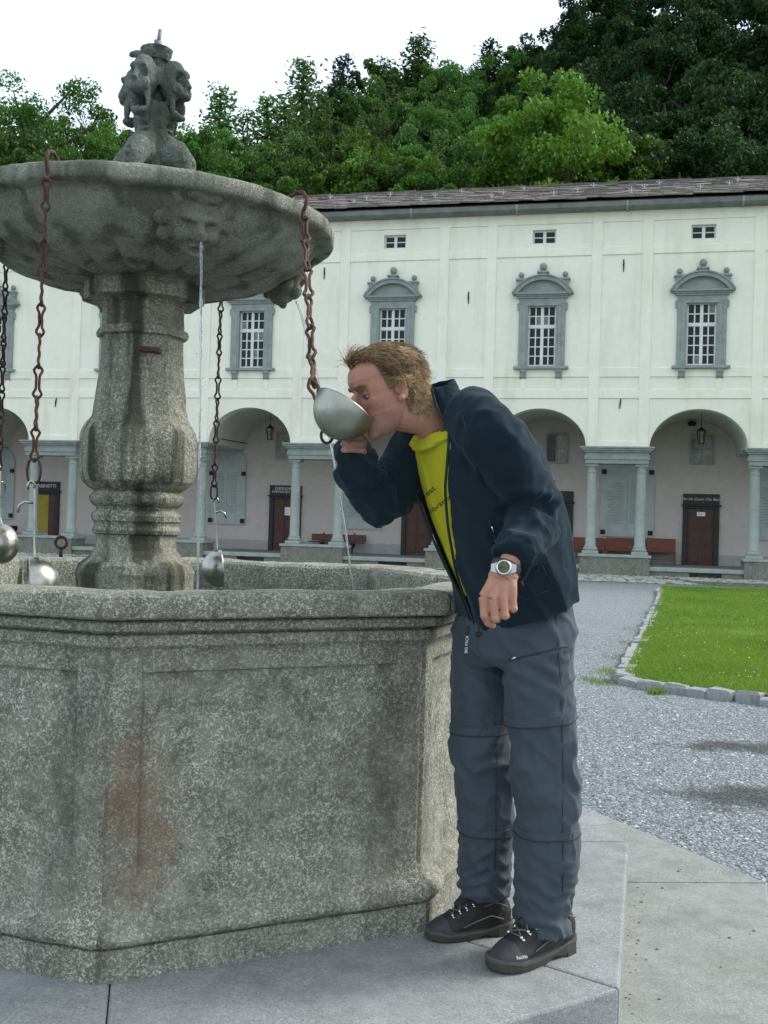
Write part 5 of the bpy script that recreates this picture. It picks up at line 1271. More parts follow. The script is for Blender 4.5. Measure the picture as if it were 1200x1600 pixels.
# ---- boots
def boot_meshes():
    m = MB(); T_ = [(.006, .026, .10), (.03, .036, .135), (.07, .039, .15), (.11, .038, .135), (.15, .041, .118), (.19, .045, .096), (.23, .046, .076), (.262, .042, .062), (.287, .031, .048), (.300, .014, .034)]
    R_ = []
    for x, w_, h in interp_sections(T_, 26):
        R_.append([(x, w_*math.copysign(abs(math.cos(t))**.8, math.cos(t))+.006*math.sin(x/.30*3.14), .018+(h-.018)*max(0, math.sin(t))**.8-.0*(t > 4)) if math.sin(t) >= 0 else (x, w_*math.cos(t)+.006*math.sin(x/.30*3.14), .014) for t in np.linspace(0, 2*math.pi, 26, False)])
    m.rings(R_); m.tube([(.075, 0, .05), (.066, 0, .12), (.062, 0, .20)], [.044, .046, .050], 20)
    m.tube([(.085, 0, .175), (.12, 0, .145), (.165, 0, .118), (.20, 0, .096)], [.026, .026, .022, .015], 12)
    up_, uf, ue = remesh(m.v, m.f, .0034, 3); n_ = vnormals(up_, uf)
    up_ = up_+n_*(.0016*fbm(up_*38, 3, 3)+.0022*np.sin(up_[:, 2]*150+up_[:, 0]*40)*np.exp(-((up_[:, 0]-.21)/.03)**2))[:, None]
    def outl(g):
        T2 = [(-.006, .0), (.0, .020), (.02, .036), (.06, .040), (.11, .037), (.15, .041), (.20, .049), (.24, .050), (.275, .042), (.298, .026), (.308, .0)]
        return [(x, w_*g+.006*math.sin(max(0, x)/.30*3.14)) for x, w_ in T2]+[(x, -w_*g+.006*math.sin(max(0, x)/.30*3.14)) for x, w_ in T2[::-1][1:-1]]
    s_ = MB(); R_ = []
    def zb(x): return .009 if .105 < x < .150 else (0 if x < .26 else (x-.26)*.22)
    o1 = outl(1.); o2 = outl(1.05); o3 = outl(.98)
    s_.rings([[(x, y, zb(x)) for x, y in o1], [(x, y, .012+zb(x)*.5) for x, y in o2], [(x, y, .020+(.012 if x < .08 else 0)+(.008 if x > .27 else 0)) for x, y in o2], [(x, y, .026+(.016 if x < .08 else 0)+(.010 if x > .27 else 0)) for x, y in o3]])
    cap_i = None
    return (up_, uf), s_
(bu, bf), bs = boot_meshes(); bbv = BVHTree.FromPolygons([tuple(v) for v in bu], bf)
capmask = [f for f in bf if all(bu[i][0] > .232+.35*max(0, bu[i][2]-.045) or bu[i][2] < .036 for i in f)]
def submesh(A, Fs, off, N):
    idx = sorted({i for f in Fs for i in f}); mp = {a: b for b, a in enumerate(idx)}; return [A[i]+N[i]*off for i in idx], [tuple(mp[i] for i in f) for f in Fs]
cv, cf = submesh(bu, capmask, .0018, vnormals(bu, bf))
SRC = {}; MAT['midsole'] = plain('grey_midsole', (.075, .070, .062), (.10, .094, .085), 12, .8, 90, .001)
OUT = [(-.006, .0), (.0, .020), (.02, .036), (.06, .040), (.11, .037), (.15, .041), (.20, .049), (.24, .050), (.275, .042), (.298, .026), (.308, .0)]; OUT = [(x, w_*1.05+.006*math.sin(max(0, x)/.30*3.14)) for x, w_ in OUT]+[(x, -w_*1.05+.006*math.sin(max(0, x)/.30*3.14)) for x, w_ in OUT[::-1][1:-1]]
def boot(heel, toe, mirror, txt):
    ang = math.atan2(toe[1]-heel[1], toe[0]-heel[0]); L_ = math.hypot(toe[0]-heel[0], toe[1]-heel[1]); s0 = L_/.308
    e = mesh('boot', bu, bf, MAT['boot'], person, True) if 'u' not in SRC else inst('boot', SRC['u'], parent=person); SRC.setdefault('u', e)
    e.location = local(V3(heel[0], heel[1], STEP+.001)); e.rotation_euler = (0, 0, ang); e.scale = (s0, s0*mirror, s0)
    if 's' not in SRC: SRC['s'] = bev(bs.build('sole', MAT['sole'], e), .003, 2); SRC['c'] = mesh('rubber_rand', cv, cf, MAT['bootcap'], e, True)
    else: inst('sole', SRC['s'], parent=e); inst('rubber_rand', SRC['c'], parent=e)
    if 'm' not in SRC:
        q = MB(); q.rings([[(x*1.004-.001, y*1.03, .0235+dz+(.014 if x < .08 else 0)+(.009 if x > .27 else 0)) for x, y in [(xx, yy) for xx, yy in OUT]] for dz in (-.004, .0045)]); SRC['m'] = q.build('midsole', MAT['midsole'], e)
        q = MB(); q.rings([[(x, y*1.03, z) for x, y in OUT if x < .11] for z in (.0, .012)]); SRC['h'] = q.build('heel_block', MAT['bootcap'], e)
        q = MB(); q.tube([(.045, .046, .06), (.09, .047, .075), (.14, .049, .062), (.19, .052, .046)], .0022, 6); q.tube([(.03, .043, .10), (.075, .046, .118), (.115, .044, .105)], .0022, 6); SRC['t'] = q.build('stitched_seam', MAT['lace'], e, True)
    else: inst('midsole', SRC['m'], parent=e); inst('heel_block', SRC['h'], parent=e); inst('stitched_seam', SRC['t'], parent=e)
    hooks = []
    for i, x in enumerate((.220, .196, .172, .148)):
        row = []
        for sy in (-1, 1):
            h_ = hit(bbv, V3(x, sy*.023+.004, .3), V3(0, 0, -1)); p = h_[0]; row.append(p); q = MB(); q.ball(p+h_[1]*.003, .0056, 8, 6); q.tube([p, p+V3(0, sy*.012, -.003)], .0036, 6); q.build('lace_hook', MAT['chrome'], e, True)
        hooks.append(row)
    q = MB()
    for i in range(3):
        for a_, b_ in ((0, 1), (1, 0)):
            m_ = (hooks[i][a_]+hooks[i+1][b_])/2+V3(0, 0, .008); q.tube([hooks[i][a_]+V3(0, 0, .004), m_, hooks[i+1][b_]+V3(0, 0, .004)], .0021, 6)
    q.tube([hooks[0][0]+V3(0, 0, .004), hooks[0][1]+V3(0, 0, .004)], .0021, 6)
    p = hooks[3][0]; q.tube([p+V3(0, 0, .004), p+V3(.004, -.018, .004), p+V3(.012, -.028, -.02), p+V3(.028, -.032, -.048)], .0021, 6); q.build('lace', MAT['lace'], e, True)
    if txt:
        o = text('boot_lettering', 'Raichle', .0115, MAT['print_white'], None, Matrix.Identity(4), ext=0.); bm = bmesh.new(); bm.from_mesh(o.data)
        for v in bm.verts:
            w_ = V3(.238-v.co.x, mirror*.12, .041+v.co.y) if mirror > 0 else V3(.238-v.co.x, .12, .041+v.co.y)
            h_ = hit(bbv, w_, V3(0, -1, 0), .3); v.co = Vector(h_[0]+V3(0, .0032, 0)) if h_ else Vector(w_)
        bm.to_mesh(o.data); bm.free(); o.parent = e
boot((.572, 3.036), (.318, 2.842), 1, True); boot((.410, 3.142), (.152, 3.058), 1, False)
person.name = 'person'

# ---- body: head, neck, hands and the figure inside the clothes, one surface
fh = nz(V3(-.93, -.37, 0)); lh = V3(.37, -.93, 0); tp = math.radians(20)
HX_ = fh*math.cos(tp)-UP*math.sin(tp); HY_ = lh; HZ_ = np.cross(HX_, HY_); HM = np.stack([HX_, HY_, HZ_], 1); HC = at(602, 609, 2.84)
def hw_(p): return HC+HM @ np.asarray(p, float)
HP = [(-.116, .066, .030, .018), (-.108, .078, .008, .032), (-.095, .082, -.015, .045), (-.08, .083, -.035, .053), (-.062, .084, -.055, .060), (-.04, .085, -.078, .066), (-.02, .087, -.092, .070), (.0, .086, -.100, .072), (.02, .091, -.105, .074), (.045, .093, -.107, .077), (.068, .086, -.102, .075), (.088, .068, -.088, .066), (.103, .046, -.064, .049), (.112, .018, -.034, .026), (.115, -.002, -.012, .008)]
bm_ = MB(); R_ = []
for z, xf, xb, w_ in interp_sections(HP, 40):
    ring_ = []
    for t in np.linspace(0, 2*math.pi, 40, False):
        ct, st_ = math.cos(t), math.sin(t); xc = -.008 if z > -.05 else (xf+xb)/2*.6; p = 2.25
        x = xc+(xf-xc if ct > 0 else xc-xb)*math.copysign(abs(ct)**(2/p), ct); y = w_*math.copysign(abs(st_)**(2/p), st_)*(1-.10*max(0, ct)**2*(z < 0)); ring_.append(hw_((x, y, z)))
    R_.append(ring_)
bm_.rings(R_)
bm_.tube([hw_((.086, 0, .014)), hw_((.098, 0, -.008)), hw_((.108, 0, -.030))], [.0085, .0105, .0125], 12)
for sy in (-1, 1):
    bm_.ball(hw_((.093, sy*.011, -.034)), .0095, 12, 8)
    bm_.ball(hw_((-.014, sy*.076, -.008)), .030, 18, 12, .62, .26, 1.05, HM); bm_.ball(hw_((-.006, sy*.077, -.032)), .010, 10, 8)
bm_.ball(hw_((.084, 0, -.064)), .012, 12, 8, .8, 1.9, .55, HM); bm_.ball(hw_((.082, 0, -.077)), .013, 12, 8, .8, 1.7, .6, HM); bm_.ball(hw_((.070, 0, -.103)), .020, 14, 10, .8, 1.15, .8, HM)
bm_.tube([hw_((-.028, 0, -.02)), hw_((-.040, 0, -.075)), at(664, 648, 2.868), at(684, 664, 2.895), at(700, 690, 2.92)], [.060, .060, .058, .064, .080], 22)
for S_, r0 in ((SL, .5), (SR, .5)):
    P_, R2 = limb(S_, 20); bm_.tube(P_, [r_*r0 for r_ in R2], 12)
bm_.tube([at(700, 690, 2.92), at(749, 760, 2.95), at(790, 870, 3.0), at(800, 960, 3.02)], [.080, .09, .07, .06], 18)
for L in (LEG_L, LEG_R):
    P_ = [at(cx, cy, Y) for cx, cy, hw, Y, d in L]; bm_.tube([at(800, 960, 3.02)]+P_, [.06]+[.052]*len(P_), 14)
# left hand, hanging with curled fingers
def chain_t(pts, rad): bm_.tube([at(*p) for p in pts], rad, 12)
chain_t([(799, 872, 2.63), (791, 888, 2.612), (784, 905, 2.602)], [.027, .0262, .028])
chain_t([(785, 884, 2.612), (776, 905, 2.602)], [.024, .024]); chain_t([(797, 884, 2.612), (797, 905, 2.602)], [.022, .021])
MCP = [(755, 933, 2.588), (770, 937, 2.580), (786, 937, 2.582), (800, 932, 2.590)]
PIP = [(757, 962, 2.583), (774, 967, 2.575), (789, 962, 2.577), (802, 951, 2.586)]
DIP = [(763, 974, 2.594), (777, 968, 2.602), (791, 962, 2.602), (803, 951, 2.607)]
TIP = [(770, 977, 2.612), (777, 958, 2.617), (790, 953, 2.616), (801, 944, 2.618)]
for i in range(4):
    wx = (777, 783, 790, 797)[i]; chain_t([(wx, 898, 2.606), ((wx+MCP[i][0])/2, 917, 2.592), MCP[i]], [.0180, .0155, .0132])
    m1 = tuple((MCP[i][j]+PIP[i][j])/2 for j in range(3)); bm_.tube([at(*MCP[i]), at(*m1), at(*PIP[i]), at(*DIP[i]), at(*TIP[i])], [.0124, .0107, .0112, .0100, .0085], 12); bm_.ball(at(*TIP[i]), .0085, 10, 8); bm_.ball(at(*PIP[i]), .0113, 10, 8)
chain_t([(776, 905, 2.618), (760, 924, 2.625), (758, 945, 2.630), (766, 962, 2.628)], [.018, .0135, .0115, .009])
# right hand closed round the ladle handle
chain_t([(550, 702, 2.905), (552, 690, 2.895), (556, 682, 2.888)], [.030, .030, .031])
for i, yy in enumerate((671, 682, 693, 703)):
    chain_t([(568, yy+3, 2.895), (566, yy, 2.868), (552, yy-1, 2.853), (538, yy, 2.862), (536, yy+1, 2.885)], [.0105, .0100, .0098, .0090, .0078])
chain_t([(560, 705, 2.885), (548, 700, 2.858), (540, 690, 2.848), (536, 680, 2.852)], [.0135, .012, .0105, .009])
A, Fs, E = remesh(bm_.v, bm_.f, .0021, 2); N = vnormals(A, Fs)
Lh = (A-HC) @ HM                                        # head frame coordinates
inh = (np.abs(Lh[:, 1]) < .12) & (np.abs(Lh[:, 2]) < .14) & (np.abs(Lh[:, 0]) < .14)
def hp(A, c, r_, amt, d_): return push(A, N, hw_(c), r_, amt, HM @ np.asarray(d_, float))
for sy in (-1, 1):
    A = hp(A, (.086, sy*.031, .002), .0165, -.0150, (1, 0, 0)); A = hp(A, (.087, sy*.030, .022), .013, .0050, (1, 0, 0)); A = hp(A, (.070, sy*.050, -.020), .020, .0055, (.6, sy*.6, 0)); A = hp(A, (.055, sy*.056, -.062), .022, -.006, (.3, sy*1, 0))
    A = hp(A, (.085, sy*.020, -.045), .010, -.003, (1, 0, 0)); A = hp(A, (-.006, sy*.084, -.004), .010, -.009, (0, sy, 0)); A = hp(A, (.072, sy*.027, -.070), .008, -.004, (1, 0, 0))
A = hp(A, (.092, 0, -.0705), .005, -.006, (1, 0, 0))
for sy in (-1, 1):                                       # cheek fold, lines beside the eye, temple hollow
    for i in range(6): A = hp(A, (.084-.006*i/5, sy*(.022+.014*i/5), -.044-.030*i/5), .0045, -.0022, (1, sy*.3, 0))
    for z_ in (.008, .001, -.006): A = hp(A, (.058, sy*.056, z_), .0035, -.0014, (.4, sy, 0)); A = hp(A, (.053, sy*.060, z_*1.3), .0035, -.0012, (.4, sy, 0))
    A = hp(A, (.045, sy*.068, .035), .018, -.003, (0, sy, 0))
for z_ in (.040, .052, .063): A = hp(A, (.093, 0, z_), .004, -.0010, (1, 0, 0)); A = hp(A, (.088, .022, z_), .004, -.0010, (1, 0, 0)); A = hp(A, (.090, .011, z_), .004, -.0010, (1, 0, 0)); A = hp(A, (.09, 0, .018), .010, -.003, (1, 0, 0))
# skin tints
C = np.tile(V3(.43, .215, .145), (len(A), 1)); n1 = fbm(A*28, 3, 2)[:, None]
C = C*(1+.07*n1)
g = lambda c, r_: np.exp(-((Lh-np.asarray(c))**2).sum(1)/(r_*r_))[:, None]*inh[:, None]
def tintm(C, w_, col): return C*(1-w_)+np.asarray(col)[None]*w_
C = tintm(C, .55*inh[:, None]*smooth(-.2, .1, Lh[:, 2])[:, None], (.385, .175, .120))
for sy in (-1, 1):
    C = tintm(C, .55*g((.072, sy*.05, -.03), .035), (.41, .155, .115)); C = tintm(C, .6*g((-.01, sy*.08, -.005), .03), (.40, .150, .115)); C = tintm(C, .45*g((.082, sy*.031, .0), .014), (.24, .105, .08))
C = tintm(C, .5*g((.105, 0, -.03), .02), (.41, .15, .12))
beard = inh*(smooth(-.045, -.06, Lh[:, 2]))*(smooth(-.01, .03, Lh[:, 0]))*np.clip(.72+.35*fbm(A*330, 2, 5), 0, 1)
C = tintm(C, .62*beard[:, None], (.16, .10, .08)); C = tintm(C, .75*np.clip(g((.088, 0, -.064), .011)+g((.086, 0, -.077), .011), 0, 1), (.33, .12, .105))
for p in MCP+PIP: C = tintm(C, .45*np.exp(-((A-at(*p))**2).sum(1)/.012**2)[:, None], (.43, .15, .115))
body = mesh('body', local(A), Fs, MAT['skin'], person, True); vcol(body, C)
bodybv = BVHTree.FromPolygons([tuple(v) for v in A], Fs)
# finger nails of the curled index
# eyes
MAT['eyewhite_shaded'] = NT('eye_white_shaded').set(color=(.27, .22, .20), rough=.3); MAT['iris'] = NT('iris').set(color=(.035, .03, .028), rough=.1)  # white darkened: the shadow over the eye is put into its colour
for sy in (-1, 1):
    c = V3(.0665, sy*.031, .002); q = MB(); q.ball(local(hw_(c)), .0120, 18, 12); ey = q.build('eye', MAT['eyewhite_shaded'], body, True)
    gaze = nz(V3(.93, .22*sy, -.12)); q = MB(); q.ball(local(hw_(c+gaze*.0072)), .0076, 14, 10, 1, 1, 1); q.build('iris', MAT['iris'], ey, True)
    for e0, e1_ in ((9, 85), (-85, -16)):                # lids, thin shells round the eyeball
        q = MB(); R_ = []
        for el in np.linspace(e0, e1_, 7):
            ring_ = []
            for azm in np.linspace(-82, 82, 13): ring_.append((el, azm, .0134))
            for azm in np.linspace(82, -82, 13): ring_.append((el, azm, .0124))
            cut = [math.radians(e) for e, _, _ in ring_]
            R_.append([local(hw_(c+r_*V3(math.cos(math.radians(e*(1-.35*(az_/82)**2*(abs(e) < 40))))*math.cos(math.radians(az_)), math.cos(math.radians(e))*math.sin(math.radians(az_))*1.12, math.sin(math.radians(e*(1-.6*(az_/82)**2*(abs(e) < 20))))))) for e, az_, r_ in ring_])
        q.rings(R_); lid = q.build('eyelid', MAT['skin'], body, True); vcol(lid, np.tile(V3(.30, .135, .10), (len(lid.data.vertices), 1)))
# hair: close cap plus many wavy strands swept back
rs = np.random.RandomState(5)
def hairmask(L_):
    x, y, z = L_[:, 0], np.abs(L_[:, 1]), L_[:, 2]
    front = z-(.086-.10*np.maximum(0, y-.045)-.012*np.maximum(0, .022-y)/.022)        # hairline of the forehead
    line = np.where(x > .042, front, np.where(x > .010, z-(-.022+(x-.010)*3.3), np.where(x > -.022, z-.012+.006*np.sin(x*90), z+.080)))
    return line
hm = hairmask(Lh)+.004*vnoise(A*60, 3); sel = inh & (hm > 0) & (Lh[:, 2] > -.10)
earz = (np.abs(Lh[:, 1]) > .070) & (Lh[:, 0] > -.036) & (Lh[:, 0] < .012) & (Lh[:, 2] < .016); sel &= ~earz
capF = [f for f in Fs if all(sel[i] for i in f)]; Nv = vnormals(A, Fs)
cv, cf = submesh(A, capF, .0045, Nv); hcap = mesh('hair', local(np.array(cv)), cf, MAT['hair'], body, True)
vcol(hcap, np.tile(V3(.10, .060, .028), (len(cv), 1)))
ids = np.where(sel)[0]; HV = []; HF = []; HCo = []
flow = HM @ nz(V3(-1, 0, -.25))
Q_ = []
def strand(p, n_, Ln, amp, ph, col, stiff, dirv, r0=.0011): Q_.append((*p, *n_, Ln, amp, ph, *col, stiff, *dirv, r0))
def grow(nm, mat):
    D = np.array(Q_); Q_.clear(); n = len(D); p, N_, Ln, amp, ph, col, stf, dv, r0 = D[:, 0:3], D[:, 3:6], D[:, 6:7], D[:, 7:8], D[:, 8:9], D[:, 9:12], D[:, 12:13], D[:, 13:16], D[:, 16:17]
    un = lambda v: v/(np.linalg.norm(v, axis=1)[:, None]+1e-9); m_ = 10; q = p.copy(); d_ = un(dv-N_*(dv*N_).sum(1)[:, None]+N_*.9*stf); side = np.cross(N_, d_); pts = []
    for i in range(m_):
        t = i/(m_-1); pts.append(q+amp*t**.6*(side*np.sin(ph+t*Ln*210)+N_*.6*np.cos(ph*1.3+t*Ln*210))); q = q+d_*(Ln/(m_-1)); d_ = un(d_-UP*.11-N_*.14*stf+dv*.10)
    pts = np.array(pts); V = np.zeros((n, m_, 3, 3)); C_ = np.zeros((n, m_, 3, 3))
    for i in range(m_):
        t = i/(m_-1); tg2 = un(pts[min(i+1, m_-1)]-pts[max(i-1, 0)]); a_ = un(np.cross(tg2, N_)); b_ = np.cross(tg2, a_); r_ = r0*(1-.8*t**2)
        for k_ in range(3): V[:, i, k_] = pts[i]+r_*(a_*math.cos(2.094*k_)+b_*math.sin(2.094*k_)); C_[:, i, k_] = col*(.80+.5*t)
    f = []
    for i in range(m_-1):
        for k_ in range(3): f.append((i*3+k_, i*3+(k_+1) % 3, (i+1)*3+(k_+1) % 3, (i+1)*3+k_))
    F = (np.array(f)[None]+(np.arange(n)*m_*3)[:, None, None]).reshape(-1, 4)
    me = fastmesh(nm, V.reshape(-1, 3)-PBASE, F, mat, C_.reshape(-1, 3)); me.polygons.foreach_set('use_smooth', [True]*len(me.polygons))
    o = bpy.data.objects.new(nm, me); COL.objects.link(o); o.parent = body; return o
cols_ = [V3(.17, .10, .048), V3(.24, .15, .07), V3(.36, .24, .12), V3(.13, .075, .035), V3(.46, .33, .18)]
for c_ in range(420):                                    # locks: strands that share a wave
    i0 = ids[rs.randint(len(ids))]; ph = rs.uniform(0, 6.28); L0 = Lh[i0]; amp = rs.uniform(.003, .0085)+.0065*(L0[2] < .05)*(L0[0] < .03); top = smooth(.0, .08, L0[2])
    Ln = rs.uniform(.030, .054)*(.85+.40*top) if L0[0] > -.08 else rs.uniform(.028, .044)
    col = cols_[rs.choice([2, 4, 1, 2, 4]) if L0[2] < .045 else rs.choice([0, 1, 3, 0, 2])]; dv = flow+HM @ V3(0, np.sign(L0[1])*rs.uniform(-.1, .45)*(L0[2] > .03), rs.uniform(-.5, .15)); lv = rs.uniform(.6, 1.35); st0 = rs.uniform(.30, .62)*(.6 if L0[0] > .02 else 1.)
    near = ids[np.argsort(((A[ids]-A[i0])**2).sum(1))[:220]]
    for _ in range(34):
        j = near[rs.randint(len(near))]; strand(A[j]+Nv[j]*.004, Nv[j], Ln*rs.uniform(.8, 1.15), amp*rs.uniform(.8, 1.2), ph+rs.normal()*.28, col*rs.uniform(.85, 1.15)*lv, st0*rs.uniform(.8, 1.15), nz(dv+rs.normal(size=3)*.07), rs.uniform(.0005, .00095))
fr_ids = np.where(sel & (Lh[:, 0] > .05))[0]
for _ in range(110):                                     # tuft that sticks out over the forehead
    j = fr_ids[rs.randint(len(fr_ids))]; strand(A[j]+Nv[j]*.003, Nv[j], rs.uniform(.018, .036), .004, rs.uniform(0, 6.28), cols_[rs.randint(4)], 1.0, nz(HM @ V3(-.5, rs.normal()*.3, .7)), .0007)
grow('hair_strands', MAT['hair'])
for sy in (-1, 1):                                       # eyebrows
    for _ in range(70):
        u = rs.uniform(0, 1); p0 = hw_((.12, sy*(.014+.034*u), .022+.010*math.sin(u*2.4)-.006*u+rs.normal()*.0022)); h_ = hit(bodybv, p0, -HX_, .1)
        if h_: strand(h_[0]+HX_*.0006, nz(h_[1] if np.dot(h_[1], HX_) > 0 else -h_[1]), .010, .0006, 0., V3(.24, .15, .09), .3, nz(HM @ V3(-.2, sy*1., .2)), .0007)
grow('eyebrows', MAT['hair'])
# re-root: the person is the body mesh itself
tag(person, 'man in navy fleece, yellow shirt and grey trousers bending to drink from a ladle', 'person')

# ---- wristwatch
wc = at(787, 887, 2.577); wnrm = nz(V3(-.10, -1, .22)); wt = nz(np.cross(wnrm, UP)); wu = np.cross(wt, wnrm)
if wu[2] < 0: wu = -wu
we = empty('wristwatch', wc); tag(we, 'silver digital wristwatch on the dark strap below the fleece cuff', 'watch')
WM = np.stack([wt, wu, -wnrm], 1)                        # local z points into the wrist
def wl(x, y, z): return WM @ V3(x, y, z)
wax = nz(at(796, 872, 2.63)-at(786, 902, 2.605)); wcen = at(790, 888, 2.612)-wc
ea = nz(np.cross(wax, V3(0, -1, 0))); eb_ = np.cross(wax, ea)
q = MB(); q.rings([[wcen+wax*z+(ea*(.0355+dr)*math.cos(t)+eb_*(.0285+dr)*math.sin(t)) for t in np.linspace(0, 2*math.pi, 36, False)] for z, dr in ((-.010, 0), (-.010, .003), (.010, .003), (.010, 0))], cap=False, closed=True); MAT['strap'] = plain('dark_grey_strap', (.03, .028, .028), (.05, .047, .045), 60, .6, 200, .0006); q.build('strap', MAT['strap'], we, True)
q = MB(); q.rings([[wl(r_*math.cos(t), r_*math.sin(t), z) for t in np.linspace(0, 2*math.pi, 32, False)] for r_, z in ((.019, .012), (.0205, .008), (.0205, -.002), (.0185, -.005), (.0155, -.0055), (.0150, -.004))]); MAT['watchsteel'] = NT('watch_steel').set(color=(.42, .42, .43), rough=.35, metal=.9); q.build('case', MAT['watchsteel'], we, True)
q = MB(); q.tube([wl(.0165*math.cos(t), .0165*math.sin(t), -.0055) for t in np.linspace(0, 2*math.pi, 32, False)], .0022, 8, True); q.build('bezel', MAT['chrome'], we, True)
for s_ in (-1, 1):
    q = MB(); q.rings([[wl(s_*x, y, z) for y, z in ((-w_, .004), (w_, .004), (w_, .010), (-w_, .010))] for x, w_ in ((.016, .014), (.024, .011), (.031, .009))]); q.build('lug', MAT['watchsteel'], we)
q = MB(); q.rings([[wl(r_*math.cos(t), r_*math.sin(t), -.0045) for t in np.linspace(0, 2*math.pi, 32, False)] for r_ in (.0152, .001)]); MAT['lcd'] = NT('lcd_face').set(color=(.17, .20, .10), rough=.2); dsp = q.build('display', MAT['lcd'], we)
Wm = Matrix(((wt[0], wu[0], wnrm[0], 0), (wt[1], wu[1], wnrm[1], 0), (wt[2], wu[2], wnrm[2], 0), (0, 0, 0, 1)))
text('digits', '10:58', .0085, MAT['print_black'], dsp, Matrix.Translation(wl(0, 0, -.0052)) @ Wm, ext=0.)

# ---- the ladle he drinks from, and its chain
RC = at(539, 638, 2.795); on_ = nz(V3(.50, .22, .84))
hl = empty('ladle', RC); tag(hl, 'dull steel ladle raised to the mouth of the drinking man', 'ladle', 'steel ladles on the chains')
u1 = nz(np.cross(on_, V3(0, 1, 0))); u2 = np.cross(on_, u1)
MAT['steel_worn'] = plain('worn_steel', (.30, .30, .26), (.42, .42, .37), 16, .42, 60, .0012, 1.)
q = MB(); RR = .0835; rg = []
for r_, z in [(RR*math.sin(t), -RR*1.05*math.cos(t)) for t in np.linspace(.03, math.pi/2, 18)]+[(RR+.001, .004)]+[((RR-.003)*math.sin(t), -(RR-.003)*1.05*math.cos(t)) for t in np.linspace(math.pi/2, .03, 18)]:
    rg.append([u1*r_*math.cos(t)+u2*r_*math.sin(t)+on_*z for t in np.linspace(0, 2*math.pi, 48, False)])
q.rings(rg); q.build('bowl', MAT['steel_worn'], hl, True)
hA = at(541, 648, 2.875)-RC; hB = at(552, 680, 2.883)-RC; hD = at(556, 708, 2.905)-RC
q = MB(); q.tube([hA, hB, hD], [.008, .0075, .007], 8); q.build('handle', MAT['steel_worn'], hl, True)
top = rim(-31, .735, 2.405); mid = at(492, 612, 2.93); endp = at(512, 672, 2.905)
ce = chain([top, at(487, 560, 3.07), mid, endp], 'rusty chain drawn tight from the bowl to the ladle the man holds', 'rust', .145, 1.2); hook_on(ce, -31)
rp = at(511, 680, 2.84); q = MB(); o0 = V3(*ce.location); q.tube([rp-o0+V3(.016*math.cos(t), .006*math.sin(t), .022*math.sin(t)) for t in np.linspace(0, 2*math.pi, 20, False)], .0042, 8, True); q.build('end_ring', MAT['rust'], ce, True)
# ---------------------------------------------------------------- loose gravel, grass, small litter
rg = np.random.RandomState(17)
def inpoly(P, poly):
    poly = np.array(poly); x, y = P[:, 0], P[:, 1]; c = np.zeros(len(P), bool); j = len(poly)-1
    for i in range(len(poly)):
        a, b = poly[i], poly[j]; m_ = ((a[1] > y) != (b[1] > y)) & (x < (b[0]-a[0])*(y-a[1])/(b[1]-a[1]+1e-12)+a[0]); c ^= m_; j = i
    return c
def pebbles(n, x0, x1, y0, y1, smin, smax):
    P = np.stack([rg.uniform(x0, x1, n), rg.uniform(y0, y1, n)], 1)
    octo = [tuple(oct_(2.36, k)[:2]) for k in range(8)]; ok = ~inpoly(P, octo) & ~inpoly(P, lawn_poly)
    e1_, d_, s_ = e1, dr, sd_; rel = P-e1_; ok &= ~((rel @ d_ > -.0) & (rel @ d_ < 4.52) & (rel @ s_ > -.01) & (rel @ s_ < 4.55))
    return P[ok]
P = np.concatenate([pebbles(60000, .7, 4.2, 3.2, 8.2, 0, 0), pebbles(9000, -4.5, .7, 5.5, 9., 0, 0), pebbles(14000, 1.2, 4., 8.2, 14, 0, 0)]); n = len(P)
s_ = rg.uniform(.0045, .0105, n)*(1+.5*(rg.rand(n) > .93)); az = rg.uniform(0, 6.28, n)
base = np.array([(1, 0, .1), (.2, .85, 0), (-.9, .3, .1), (-.5, -.75, 0), (.55, -.7, .1), (.05, .05, .75)]); FB = np.array([(0, 1, 5), (1, 2, 5), (2, 3, 5), (3, 4, 5), (4, 0, 5)])
B = base[None]*rg.uniform(.65, 1.35, (n, 6, 3)); ca, sa_ = np.cos(az)[:, None], np.sin(az)[:, None]
V = np.stack([(B[:, :, 0]*ca-B[:, :, 1]*sa_)*s_[:, None]+P[:, :1], (B[:, :, 0]*sa_+B[:, :, 1]*ca)*s_[:, None]+P[:, 1:2], B[:, :, 2]*s_[:, None]*.8+.0005], 2).reshape(-1, 3)
F = (FB[None]+(np.arange(n)*6)[:, None, None]).reshape(-1, 3)
tn = rg.choice([0, 1, 2, 3], n, p=[.34, .36, .22, .08]); pal = np.array([(.125, .14, .15), (.205, .23, .242), (.285, .315, .33), (.47, .485, .49)])
o = bpy.data.objects.new('loose_gravel', fastmesh('loose_gravel', V, F, MAT['pebble'], np.repeat(pal[tn]*rg.uniform(.85, 1.15, (n, 1)), 6, 0))); COL.objects.link(o)
tag(o, 'loose grey gravel spread over the courtyard around the fountain paving', 'gravel', kind='stuff')

